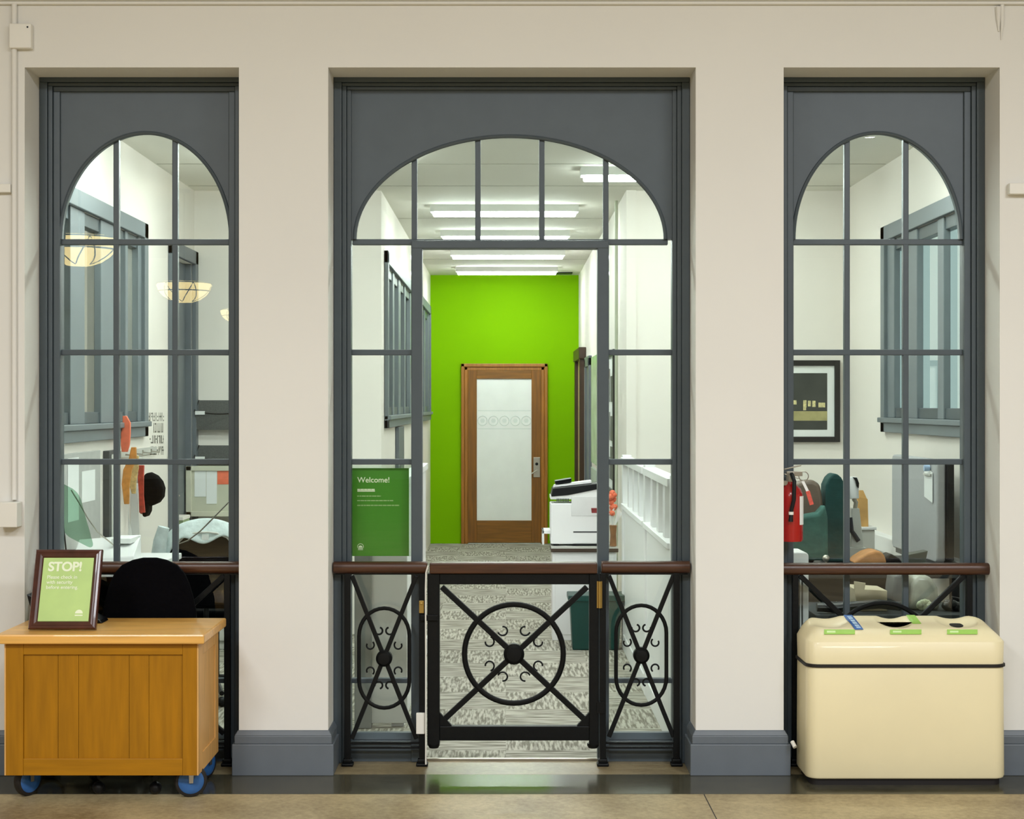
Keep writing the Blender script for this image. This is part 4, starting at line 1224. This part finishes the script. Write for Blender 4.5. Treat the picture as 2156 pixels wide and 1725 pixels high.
for i in range(N1+1):
    t = i/N1
    ang = PI*(1-t)
    row = []
    for k in range(N2+1):
        u_ = k/N2
        # sweep over the shoulder line: outer arch of the backrest, draped down front
        rx_ = .235+.03*math.sin(3*ang)*.3
        hx = ccx+rx_*math.cos(ang)*1.02
        hz = .76+.205*max(0, math.sin(ang))**.75
        drop = (u_-.3)
        y_ = Yk+.045-.085*math.cos(PI*min(1, max(0, u_)))*-1 if False else Yk+.09-.115*u_
        z_ = hz+.03*math.sin(PI*u_)-(.10+.05*math.sin(5*t*PI))*max(0, u_-.45)*1.2
        xx = hx-(hx-ccx)*.18*max(0, u_-.5)
        row.append(b.b.verts.new((xx+.006*math.sin(9*t+5*u_), y_+.006*math.sin(14*t), z_+.006*math.sin(11*t+7*u_))))
    gr.append(row)
for A, B in zip(gr, gr[1:]):
    for k in range(N2): b.b.faces.new((A[k], A[k+1], B[k+1], B[k]))
jk = b.build('jacket', JK, None, smooth=True, angle=180)
md = jk.modifiers.new('thickness', 'SOLIDIFY'); md.thickness = .012
md = jk.modifiers.new('smooth', 'SUBSURF'); md.levels = 1; md.render_levels = 1
tag(jk, 'pale blue jacket draped over the office chair behind the left screen', 'jacket')
b = MB()
pts = [(P(345, 1110, Yk-.02), .03), (P(337, 1140, Yk-.02), .036), (P(334, 1170, Yk-.02), .04), (P(333, 1200, Yk-.02), .042)]
b.tube([p for p, r in pts], [r for p, r in pts], 12)
b.build('sleeve', JK, jk, smooth=True)
cpu = thing('computer_tower', (-1.75, 7.9, 0), 'black computer tower on the floor under the left counter', 'computer')
b = MB(); b.box(-2.0, -1.82, 7.6, 8.05, 0, .42); b.build('case', BLACKP, cpu, bevel=.004)
b = MB(); b.box(-1.99, -1.83, 7.594, 7.6, .02, .40); b.build('front_panel', DGREY, cpu)

# ================================================================== corridor zone
# right partition
PX = .762
pr_ = thing('partition', (PX, 8.9, 0), 'white panelled half-height partition right of the gate, with slotted top', 'partition')
for y_ in (7.36, 8.78, 10.45):
    b = MB(); b.box(PX-.0, PX+.06, y_, y_+.09, 0, 1.27); b.build('post', PLASTW, pr_, bevel=.004)
for a, c in ((7.45, 8.78), (8.87, 10.45)):
    b = MB(); b.box(PX+.01, PX+.045, a, c, 0.08, .93); b.build('panel', PLASTW, pr_)
    b = MB(); b.box(PX+.002, PX+.055, a, c, 0, .1); b.build('skirting', PLASTW, pr_, bevel=.003)
    b = MB(); b.box(PX-.012, PX+.065, a, c, .925, .955); b.build('ledge', PLASTW, pr_, bevel=.003)
    b = MB(); b.box(PX-.012, PX+.065, a, c, 1.215, 1.255); b.build('top_rail', PLASTW, pr_, bevel=.003)
    n = 4
    for k in range(1, n):
        y_ = a+(c-a)*k/n
        b = MB(); b.box(PX+.006, PX+.05, y_-.05, y_+.05, .955, 1.215); b.build('slat', PLASTW, pr_, bevel=.002)
# left partition panel and end board
pl_ = thing('partition', (-.6, 9, 0), 'plain white half-height partition behind the welcome sign', 'partition')
b = MB(); b.box(X(782, 7.93), X(857, 7.93), 7.93, 7.96, .02, 1.22); b.build('end_panel', LGREY, pl_, bevel=.003)
b = MB(); b.box(X(778, 7.93), X(781.5, 7.93), 7.92, 7.97, .0, 1.22); b.build('edge_strip', BLACKP, pl_)
b = MB(); b.box(-.56, -.52, 7.96, 10.4, .1, 1.18); b.build('panel', PLASTW, pl_, bevel=.003)
b = MB(); b.box(-.57, -.505, 7.96, 10.4, .0, .1); b.build('skirting', PLASTW, pl_, bevel=.003)
b = MB(); b.box(-.575, -.505, 7.96, 10.4, 1.18, 1.22); b.build('top_rail', PLASTW, pl_, bevel=.003)
b = MB(); b.box(X(740, 7.75), X(776, 7.75), 7.9, 8.0, .0, 1.22); b.build('side_panel', mat('grey_fabric_panel', (128, 130, 126), .9), pl_, bevel=.003)
# printer cabinet
pc = thing('printer_cabinet', (.53, 10.95, 0), 'white cabinet with a dark top edge under the printer', 'cabinet')
x0_, x1_ = X(1160, 10.83), X(1302, 10.83)
b = MB(); b.box(x0_+.01, x1_-.01, 10.85, 11.145, 0, .60); b.build('body', PLASTW, pc, bevel=.003)
b = MB(); b.box(x0_, x1_, 10.83, 11.145, .60, .625); b.build('top', mat('dark_walnut_edge', (60, 44, 32), .5), pc, bevel=.002)
b = MB(); b.box(x0_+.03, x1_-.03, 10.845, 10.85, .04, .57); b.build('door', PLASTW, pc, bevel=.002)
b = MB(); b.box(x0_+.002, x1_-.002, 10.832, 11.143, .625, .636); b.build('top_surface', LGREY, pc)
# printer
yq = 10.90
pn = thing('printer', (X(1215, yq), yq+.13, .636), 'white office printer with a black output top on the cabinet', 'printer')
X0, X1 = X(1159, yq), X(1280, yq)
zb3 = .637
b = MB(); b.box(X0, X1, yq, yq+.24, zb3+.012, Z(1060, yq)); b.build('body', PLASTW, pn, bevel=.008)
b = MB(); b.hexa([(X0, yq+.003, Z(1052, yq)), (X1, yq+.003, Z(1052, yq)), (X1, yq+.24, Z(1052, yq)), (X0, yq+.24, Z(1052, yq)), (X0, yq+.003, Z(1044, yq)), (X1, yq+.003, Z(1026, yq)), (X1, yq+.24, Z(1026, yq)), (X0, yq+.24, Z(1044, yq))])
b.build('upper_body', PLASTW, pn, bevel=.003)
b = MB(); b.hexa([(X(1160, yq), yq-.006, Z(1046, yq)), (X(1196, yq), yq-.006, Z(1043, yq)), (X(1196, yq), yq+.235, Z(1043, yq)), (X(1160, yq), yq+.235, Z(1046, yq)), (X(1164, yq), yq-.006, Z(1028, yq)), (X(1196, yq), yq-.006, Z(1025, yq)), (X(1196, yq), yq+.235, Z(1025, yq)), (X(1164, yq), yq+.235, Z(1028, yq))])
b.hexa([(X(1196, yq), yq-.006, Z(1043, yq)), (X1, yq-.006, Z(1026, yq)), (X1, yq+.235, Z(1026, yq)), (X(1196, yq), yq+.235, Z(1043, yq)), (X(1196, yq), yq-.006, Z(1025, yq)), (X1, yq-.006, Z(1016, yq)), (X1, yq+.235, Z(1016, yq)), (X(1196, yq), yq+.235, Z(1025, yq))])
bmesh.ops.remove_doubles(b.b, verts=b.b.verts, dist=1e-5)
b.build('output_cover', BLACKP, pn, bevel=.006)
b = MB(); b.hexa([(X(1166, yq), yq+.05, Z(1027, yq)), (X(1246, yq), yq+.05, Z(1018, yq)), (X(1246, yq), yq+.2, Z(1018, yq)), (X(1166, yq), yq+.2, Z(1027, yq)), (X(1168, yq), yq+.05, Z(1023, yq)), (X(1246, yq), yq+.05, Z(1013, yq)), (X(1246, yq), yq+.2, Z(1013, yq)), (X(1168, yq), yq+.2, Z(1023, yq))])
b.build('paper_catch', PLASTW, pn)
b = MB(); b.hexa([(X(1170, yq), yq+.06, Z(1021, yq)), (X(1204, yq), yq+.06, Z(1017, yq)), (X(1204, yq), yq+.2, Z(1017, yq)), (X(1170, yq), yq+.2, Z(1021, yq)), (X(1169, yq), yq+.04, Z(1014, yq)), (X(1204, yq), yq+.04, Z(1008, yq)), (X(1204, yq), yq+.2, Z(1008, yq)), (X(1169, yq), yq+.2, Z(1014, yq))]); b.build('control_panel', BLACKP, pn, bevel=.003)
b = MB(); b.box(X(1203, yq), X1-.004, yq-.002, yq+.002, Z(1087, yq), Z(1046, yq)); b.build('side_door', mat('printer_door', (224, 224, 224), .4), pn, bevel=.002)
b = MB()
for k in range(8): b.box(X(1172+3.4*k, yq), X(1174+3.4*k, yq), yq-.001, yq+.003, Z(1057, yq), Z(1050, yq))
b.build('vent_grille', DGREY, pn)
b = MB(); b.box(X(1142, yq), X(1160, yq), yq+.02, yq+.23, Z(1125, yq), Z(1117, yq)); b.box(X(1142, yq), X(1146, yq), yq+.02, yq+.23, Z(1148, yq), Z(1117, yq)); b.build('paper_tray', PLASTW, pn, bevel=.003)
b = MB(); b.box(X(1207, yq), X1+.002, yq-.001, yq+.003, Z(1122, yq), Z(1119, yq)); b.build('tray_seam', DGREY, pn)
b = MB(); b.box(X(1207, yq), X1-.01, yq-.003, yq+.2, zb3, zb3+.014); b.box(X0+.02, X0+.06, yq+.03, yq+.2, zb3, zb3+.014); b.build('base', BLACKP, pn)
# vase of dried flowers
yv = 10.86
vs = thing('flower_vase', (X(1291, yv), yv, .636), 'brown vase with orange flowers and white paper beside the printer', 'vase')
b = MB(); b.lathe((X(1291, yv), yv, 0), [(.012, .637), (.024, .64), (.02, .72), (.026, .78), (.022, .782)], 18); b.build('vase', mat('brown_glaze', (140, 96, 60), .4, var=.2, scale=20), vs, smooth=True)
b = MB()
rnd = random.Random(5)
for k in range(14):
    a_ = rnd.uniform(0, 2*PI); r_ = rnd.uniform(0, .03)
    b.ball((X(1289, yv)+r_*math.cos(a_), yv+r_*math.sin(a_), rnd.uniform(.86, 1.0)), rnd.uniform(.014, .024), u=8, v=6)
b.build('flowers', ORANGE, vs, smooth=True)
b = MB()
for k in range(5):
    a_ = 2*PI*k/5+.4
    c = Vector((X(1292, yv), yv, .76))
    b.prism([c, c+Vector((.065*math.cos(a_), .03*math.sin(a_), .10)), c+Vector((.05*math.cos(a_+.6), .03*math.sin(a_+.6), .14))], (0, .001, .001))
b.build('paper_wrap', PAPER, vs)
b = MB(); b.lathe((X(1249, 10.83), 10.815, 0), [(.001, .60), (.001, .60)], 6) if False else b.hexa([(X(1246, 10.8), 10.79, .868), (X(1258, 10.8), 10.79, .868), (X(1258, 10.8), 10.83, .868), (X(1246, 10.8), 10.83, .868), (X(1245, 10.8), 10.79, .90), (X(1258, 10.8), 10.79, .90), (X(1258, 10.8), 10.83, .90), (X(1245, 10.8), 10.83, .90)])
b.build('red_bow', mat('dark_red', (120, 36, 36), .6), vs)
# recycling crate
gb = thing('waste_bin', (X(1256, 10.4), 10.45, 0), 'dark green plastic waste bin in front of the printer cabinet', 'bin')
yg = 10.4
b = MB()
t0, t1 = X(1200, yg), X(1312, yg); u0, u1 = X(1206, yg), X(1303, yg)
b.hexa([(u0, yg+.02, 0), (u1, yg+.02, 0), (u1, yg+.2, 0), (u0, yg+.2, 0), (t0, yg, .345), (t1, yg, .345), (t1, yg+.22, .345), (t0, yg+.22, .345)])
b.build('body', TEAL, gb, bevel=.008)
b = MB(); b.box(t0-.012, t1+.012, yg-.012, yg+.232, .32, .36); b.build('rim', TEAL, gb, bevel=.006)
# things on the corridor walls
nb = thing('notice_board', (HXR, 12.5, 1.0), 'dark framed notice board with black and white photos on the corridor wall', 'notice board')
b = MB(); b.box(HXR-.02, HXR-.001, 12.15, 13.2, .95, 1.97); b.build('board', PAPER, nb)
b = MB()
for (a, c, e_, f_) in ((12.08, 12.15, .9, 2.02), (13.2, 13.27, .9, 2.02), (12.15, 13.2, .9, .95), (12.15, 13.2, 1.97, 2.02)): b.box(HXR-.03, HXR-.001, a, c, e_, f_)
b.build('frame', mat('black_frame', (26, 24, 22), .4), nb)
rnd = random.Random(2)
for k in range(9):
    y_ = 12.25+.3*(k % 3); z_ = 1.02+.3*(k//3)
    b = MB(); b.box(HXR-.024, HXR-.0205, y_, y_+rnd.uniform(.16, .24), z_, z_+rnd.uniform(.16, .26)); b.build('photo', mat('photo_grey_%d' % (k % 3), ((70, 70, 70), (130, 130, 128), (40, 42, 40))[k % 3], .4, var=.4, scale=20), nb)
b = MB(); b.box(HXR-.02, HXR-.001, 14.3, 15.35, 1.05, 2.05)
tag(b.build('poster', mat('reflection_green_poster', (196, 216, 190), .2, var=.15, scale=5)), 'glazed poster tinted with a green reflection on the right corridor wall', 'poster')  # greenish reflection on the glass put into the poster colour
b = MB(); b.box(HXR-.02, HXR-.001, 14.5, 15.4, .4, 1.0)
tag(b.build('poster', mat('grey_green_poster', (168, 184, 170), .4, var=.25, scale=9)), 'grey notice below the glazed poster in the corridor', 'poster')

# ================================================================== right office
# framed picture on the back wall
pf = thing('framed_picture', (X(1679, yw), yw, Z(930, yw)), 'black framed night photograph with white mat on the back wall', 'picture')
x0_, x1_ = X(1592, yw), X(1767, yw); z0_, z1_ = Z(931, yw), Z(759, yw)
def rectframe(b, x0_, x1_, z0_, z1_, f_, y0_, y1_):
    b.box(x0_, x0_+f_, y0_, y1_, z0_, z1_); b.box(x1_-f_, x1_, y0_, y1_, z0_, z1_)
    b.box(x0_+f_, x1_-f_, y0_, y1_, z0_, z0_+f_); b.box(x0_+f_, x1_-f_, y0_, y1_, z1_-f_, z1_)
b = MB(); rectframe(b, x0_, x1_, z0_, z1_, .038, yw-.035, yw-.001); b.build('frame', mat('black_frame', (26, 24, 22), .4), pf, bevel=.003)
b = MB(); b.box(x0_+.036, x1_-.036, yw-.018, yw-.004, z0_+.036, z1_-.036); b.build('mat_board', PAPER, pf)
a, c = X(1619, yw), X(1740.5, yw)
def pic(e_, f_, x0p, x1p, m_, nm='photograph', k=0):
    b = MB(); b.box(X(x0p, yw), X(x1p, yw), yw-.0195-.0006*k, yw-.0175, Z(f_, yw), Z(e_, yw)); return b
ph = pic(786, 905, 1619, 1740.5, None).build('photograph', mat('photo_night', (64, 66, 62), .3, var=.25, scale=9), pf)
pic(866, 886, 1619, 1740.4, None, k=1).build('sand', mat('photo_sand', (168, 160, 112), .3, var=.2, scale=14), ph)
b = pic(843, 856, 1622, 1640, None, k=1)
for (e_, f_, q0, q1) in ((843, 852, 1668, 1676), (843, 858, 1690, 1697), (844, 856, 1700, 1706), (844, 857, 1709, 1716), (848, 858, 1722, 1736), (858, 864, 1690, 1696)):
    b.box(X(q0, yw), X(q1, yw), yw-.0201, yw-.0175, Z(f_, yw), Z(e_, yw))
b.build('lights', mat('photo_lights', (214, 204, 150), .3, var=.3, scale=60), ph)
# dado ledge on the right wall
b = MB(); b.box(RXR-.07, RXR-.001, 7.6, 10.6, .70, .80)
tag(b.build('wall_ledge', PLASTW, bevel=.006), 'white ledge along the right office wall', 'ledge')
# grey rounded panel
gpn = thing('divider_panel', (2.2, 8.5, .8), 'grey rounded divider panel at the right of the right window', 'divider')
b = MB()
b.prism([(2.17, y, z) for y, z in rrect(8.53, 1.06, .47, .26, .035)], (.045, 0, 0)); b.build('panel', mat('grey_panel_fabric', (172, 173, 174), .85, var=.03, scale=60), gpn, bevel=.008, smooth=True)
b = MB(); b.box(2.216, 2.25, 8.03, 8.9, .815, 1.30); b.build('back_edge', BLACKP, gpn, bevel=.004)
b = MB(); b.box(2.18, 2.21, 8.1, 8.95, .775, .805); b.build('foot_rail', DGREY, gpn)
pp = thing('hanging_note', (2.165, 8.25, 1.2), 'white note clipped to the grey divider panel', 'note')
b = MB()
pts = [P(x, y, 8.1) for x, y in ((1946, 984), (1970, 996), (1966, 1060), (1940, 1050))]
b.prism([(2.166-.0*i, 8.12+.16*(1 if i in (0, 3) else 0), p.z) for i, p in enumerate(pts)], (-.002, 0, 0)); b.build('sheet', PAPER, pp)
b = MB(); b.box(2.155, 2.1635, 8.13, 8.27, Z(1003, 8.1), Z(999, 8.1)); b.build('heading', LGREY, pp)
b = MB(); b.lathe((2.165, 8.18, Z(987, 8.1)), [(.002, -.03), (.016, -.028), (.016, 0), (.002, 0)], 14, 'x'); b.build('clip', mat('pale_blue_clip', (170, 196, 226), .3), pp, smooth=True)
# dark counter
rc = thing('counter', (1.7, 7.9, 0), 'dark counter just behind the right arched screen', 'counter')
b = MB(); b.box(1.44, RXR-.08, 7.86, 8.75, .745, .775); b.build('worktop', mat('dark_laminate', (44, 46, 48), .4), rc, bevel=.004)
for x_ in (1.26, 2.2):
    b = MB(); b.box(x_+.2*(x_ < 2), x_+.04+.2*(x_ < 2), 7.9, 7.94, 0, .745); b.build('leg', BLACKP, rc)
    b = MB(); b.box(x_+.2*(x_ < 2), x_+.04+.2*(x_ < 2), 8.65, 8.69, 0, .745); b.build('leg', BLACKP, rc)
b = MB(); b.box(1.5, 2.2, 8.60, 8.64, .2, .745); b.build('modesty_panel', mat('charcoal_panel', (46, 50, 52), .7), rc)
bn = thing('bench', (1.8, 7.6, 0), 'low dark bench under the right window holding a box and bags', 'bench')
b = MB(); b.box(1.42, RXR-.08, 7.34, 7.82, .60, .635); b.build('top', mat('charcoal_panel', (46, 50, 52), .7), bn, bevel=.004)
for x_ in (1.44, 2.2):
    for y_ in (7.36, 7.76): MB().box(x_, x_+.04, y_, y_+.04, 0, .60).build('leg', BLACKP, bn)
# tall green garment bag, brown chair back, green cloth
def sack(name, outline, Y, depth, m, label, cat, bev=.03):
    b = MB(); b.prism([P(x, y, Y) for x, y in outline], (0, depth, 0))
    return tag(b.build(name, m, bevel=bev, seg=4, smooth=True), label, cat)
sack('garment_bag', [(1737, 1184), (1738, 1050), (1739, 1022), (1746, 1007), (1755, 998), (1763, 998), (1772, 1006), (1779, 1020), (1782, 1050), (1783, 1184)], 8.36, .14, TEALF, 'tall dark green garment bag standing on the dark counter', 'bag', .015)
sack('green_cloth', [(1640, 1181), (1642, 1110), (1668, 1092), (1690, 1086), (1722, 1080), (1738, 1062), (1744, 1090), (1745, 1181)], 8.22, .1, TEALL, 'faded green cloth heaped left of the tall garment bag', 'cloth', .02)
sack('case', [(1670, 1186), (1668, 1040), (1676, 1018), (1694, 1012), (1714, 1012), (1727, 1020), (1731, 1040), (1734, 1066), (1731, 1082), (1716, 1186)], 8.36, .1, mat('brown_leather', (104, 88, 76), .4, var=.15, scale=14), 'brown rounded leather case showing above the faded green cloth', 'case', .02)
b = MB(); b.ball(P(1739, 1176, 8.0), .018); 
kb = b.build('glass_knob', CHROME, smooth=True); tag(kb, 'small shiny round knob on a stand at the middle of the dark counter', 'knob')
b = MB(); b.cyl((kb.location.x, 8.0, .775), (kb.location.x, 8.0, kb.location.z+.004), .006, 10, ); b.build('stem', CHROME, kb)
# white heater at the left
ht = thing('heater', (X(1660, 7.45), 7.5, 0), 'white metal heater standing behind the left edge of the right window', 'heater')
b = MB(); b.prism([(x, 7.36, z) for x, z in rrect(X(1648, 7.36), .49, .12, .43, .02)], (0, .2, 0)); b.build('body', PLASTW, ht, bevel=.006)
b = MB()
for k in range(5): b.box(X(1662, 7.36)+.014*k, X(1662, 7.36)+.014*k+.006, 7.355, 7.36, .3, .85)
b.build('grille', DGREY, ht)
b = MB(); b.box(X(1630, 7.4), X(1697, 7.4), 7.38, 7.54, 0, .06); b.build('foot', DGREY, ht)
# desk lamp
yl = 8.5
lp = thing('desk_lamp', (X(1797, yl), yl, .775), 'white desk lamp with grey column beside the garment bag', 'lamp')
b = MB(); b.lathe((X(1795, yl), yl, 0), [(.028, Z(1050, yl)), (.033, Z(1049, yl)), (.031, Z(1012, yl)), (.024, Z(1005, yl)), (.004, Z(1004, yl))], 20); b.build('shade', PLASTW, lp, smooth=True)
b = MB(); b.prism([P(x, y, yl-.036) for x, y in ((1796, 1005), (1804, 1006), (1809, 1018), (1808, 1028), (1804, 1024), (1801, 1012))], (0, .03, 0)); b.build('shade_band', BLACKP, lp)
b = MB(); b.tube([P(1797, 1050, yl), P(1802, 1058, yl), P(1800, 1072, yl)], .012, 10); b.build('neck', CHROME, lp, smooth=True)
b = MB(); q0, q1 = X(1788, yl), X(1812, yl); b.hexa([(q0, yl-.03, .84), (X(1816, yl), yl-.03, .84), (X(1816, yl), yl+.03, .84), (q0, yl+.03, .84), (q0+.01, yl-.02, Z(1070, yl)), (q1-.01, yl-.02, Z(1070, yl)), (q1-.01, yl+.02, Z(1070, yl)), (q0+.01, yl+.02, Z(1070, yl))])
b.box(q0-.01, q1+.02, yl-.05, yl+.06, .776, .845); b.build('column', LGREY, lp, bevel=.004)
b = MB(); b.tube([P(1790, 1090, yl-.05), P(1793, 1118, yl-.05), P(1800, 1128, yl-.05), P(1808, 1140, yl-.055)], .012, 8); b.build('cord', mat('navy_cord', (24, 32, 48), .6), lp, smooth=True)
# white carton with a kraft bag on it
yk2 = 9.3
cb = thing('carton', (X(1822, yk2), yk2+.1, 0), 'white carton on the floor carrying the tall kraft bag', 'carton')
b = MB(); b.box(X(1806, yk2), X(1842, yk2), yk2, yk2+.2, 0, Z(1112, yk2)); b.build('box', LGREY, cb, bevel=.004)
b = MB(); b.box(X(1803, yk2), X(1845, yk2), yk2-.01, yk2+.21, Z(1116, yk2), Z(1110, yk2)); b.build('lid', PLASTW, cb, bevel=.003)
b = MB()
zk = Z(1110, yk2)
b.hexa([(X(1811, yk2), yk2+.03, zk), (X(1831, yk2), yk2+.03, zk), (X(1831, yk2), yk2+.12, zk), (X(1811, yk2), yk2+.12, zk), (X(1810, yk2), yk2+.05, Z(1048, yk2)), (X(1831, yk2), yk2+.05, Z(1052, yk2)), (X(1831, yk2), yk2+.1, Z(1052, yk2)), (X(1810, yk2), yk2+.1, Z(1048, yk2))])
b.hexa([(X(1810, yk2), yk2+.05, Z(1049, yk2)), (X(1830, yk2), yk2+.05, Z(1053, yk2)), (X(1830, yk2), yk2+.1, Z(1053, yk2)), (X(1810, yk2), yk2+.1, Z(1049, yk2)), (X(1815, yk2), yk2+.07, Z(1034, yk2)), (X(1823, yk2), yk2+.07, Z(1034, yk2)), (X(1823, yk2), yk2+.08, Z(1034, yk2)), (X(1815, yk2), yk2+.08, Z(1034, yk2))])
tag(b.build('kraft_bag', mat('tan_kraft', (196, 152, 92), .8, var=.15, scale=15)), 'tall tan kraft bag standing on the white carton', 'bag')
# crumpled bag and folders on the counter
sack('paper_bag', [(1797, 1187), (1808, 1176), (1826, 1165), (1842, 1160), (1854, 1161), (1863, 1170), (1866, 1180), (1868, 1187)], 8.0, .16, KRAFT, 'crumpled brown paper bag on the dark counter', 'bag', .012)
sack('black_pouch', [(1862, 1187), (1866, 1172), (1876, 1166), (1894, 1176), (1902, 1187)], 8.1, .12, BLACKP, 'black pouch right of the crumpled brown bag', 'pouch', .01)
sack('folder_stand', [(1910, 1188), (1913, 1168), (1954, 1160), (1948, 1188)], 7.95, .08, mat('dark_olive', (74, 78, 72), .5), 'dark folder standing left of the grey divider panel', 'folder', .004)
# things under the counter, on the shelf
Zs = .636
b = MB()
ys = 7.47
q0, q1 = X(1798, ys), X(1868, ys)
b.hexa([(q0+.02, ys, Zs), (q1, ys, Zs), (q1, ys+.2, Zs), (q0+.02, ys+.2, Zs), (q0, ys, Z(1240, ys)), (q1, ys, Z(1244, ys)), (q1, ys+.2, Z(1244, ys)), (q0, ys+.2, Z(1240, ys))])
b.prism([(q0, ys, Z(1242, ys)), (q0+.05, ys, Z(1242, ys)), (q0+.055, ys, Z(1228, ys)), (q0, ys, Z(1224, ys))], (0, .004, 0))
tag(b.build('cardboard_box', CARDB, bevel=.003), 'open pale cardboard box on the low bench under the right window', 'box')
sack('grey_sack', [(1878, 1285), (1880, 1240), (1884, 1212), (1914, 1208), (1912, 1240), (1908, 1285)], 7.5, .16, mat('grey_sack_cloth', (96, 98, 98), .7, var=.1, scale=12), 'grey cloth sack beside the pale cardboard box', 'sack', .015)
sack('clear_bag', [(1914, 1285), (1920, 1232), (1930, 1212), (1960, 1214), (1976, 1240), (1980, 1285)], 7.5, .16, mat('milky_plastic', (170, 172, 160), .25, var=.2, scale=14), 'milky plastic bag right of the grey sack', 'bag', .02)
b = MB()
for k in range(9):
    t = 2*PI*k/9
    c = P(1946, 1274, 7.42)
    b.ball(c+Vector((.022*math.cos(t), .01*math.sin(t*2), .012*math.sin(t))), .016, u=8, v=6)
b.tube([P(1946, 1274, 7.42)+Vector((.03*math.cos(t), 0, .018*math.sin(t))) for t in [2*PI*k/16 for k in range(16)]], .006, 6, closed=True)
tag(b.build('cable_coil', mat('pale_green_cord', (206, 214, 180), .5), smooth=True), 'coiled pale cord lying before the milky plastic bag', 'cord')
b = MB()
for k in range(7):
    b.ball(P(1995+5*k, 1276-3*math.sin(k), 7.48)+Vector((0, .02*(k % 2), .0)), .028, 1, 1, .8, u=10, v=8)
b.tube([P(1998, 1280, 7.44), P(2005, 1258, 7.44), P(2022, 1262, 7.44), P(2026, 1282, 7.44)], .008, 8)
tag(b.build('black_bag', mat('black_vinyl', (24, 25, 26), .35, var=.2, scale=20), smooth=True), 'black bag with a loop handle behind the right end of the railing', 'bag')
b = MB()
b.tube([P(1720, 1279, 7.4), P(1760, 1280, 7.4), P(1800, 1276, 7.4), P(1850, 1272, 7.4), P(1895, 1277, 7.4)], [.02, .025, .022, .022, .02], 10)
tag(b.build('rolled_mat', mat('black_vinyl', (24, 25, 26), .35), smooth=True), 'long black rolled mat lying along the bench front', 'mat')

# ================================================================== lobby pendants (seen as reflections in the left glass)
SHADE = mat('glowing_art_glass', (255, 226, 150), .3, var=.06, scale=8, emit=14.0)
def pendant(loc, label):
    r = thing('pendant_lamp', loc, label, 'pendant lamp', 'leaded glass bowl pendants in the lobby')
    x, y, z = loc
    R = .4
    prof = [(.004, 0), (.12, .008), (.22, .04), (.31, .10), (.37, .17), (.40, .25), (.39, .29), (.36, .30)]
    b = MB(); b.lathe((x, y, z), prof, 32); b.build('bowl', SHADE, r, smooth=True)
    b = MB()
    for h_, rr in ((.17, .374), (.285, .398)):
        b.tube([(x+rr*math.cos(2*PI*k/32), y+rr*math.sin(2*PI*k/32), z+h_) for k in range(32)], .009, 6, closed=True)
    for k in range(6):
        t0 = 2*PI*k/6
        pts = []
        for i in range(13):
            f_ = i/12
            t = t0+(2*PI/6)*f_
            hh = .285-.27*math.sin(PI*f_)
            rr = .0
            for (ra, ha), (rb_, hb) in zip(prof, prof[1:]):
                if ha <= hh <= hb: rr = ra+(rb_-ra)*(hh-ha)/(hb-ha+1e-9)
            pts.append((x+(rr+.004)*math.cos(t), y+(rr+.004)*math.sin(t), z+hh))
        b.tube(pts, .007, 5)
    b.build('leading', SEAL, r, smooth=True)
    b = MB(); b.cyl((x, y, z+.29), (x, y, LH-.03), .012, 10); b.build('rod', BLACKP, r, smooth=True)
    b = MB(); b.lathe((x, y, 0), [(.01, LH-.06), (.08, LH-.05), (.09, LH-.001), (.01, LH-.001)], 16); b.build('canopy', BLACKP, r, smooth=True)
    return r
YGL = YP+.026
def mirror(px, ybot, width):
    Yv = .8*F/width
    return (X(px, Yv), 2*YGL-Yv, Z(ybot, Yv))
pendant(mirror(167, 561, 165), 'leaded glass pendant nearest the wall, reflected largest in the left window')
pendant(mirror(388, 638, 115), 'leaded glass pendant in the middle of the lobby, reflected across two panes')
pendant(mirror(508, 684, 87), 'leaded glass pendant farthest back, reflected at the right edge of the left window')
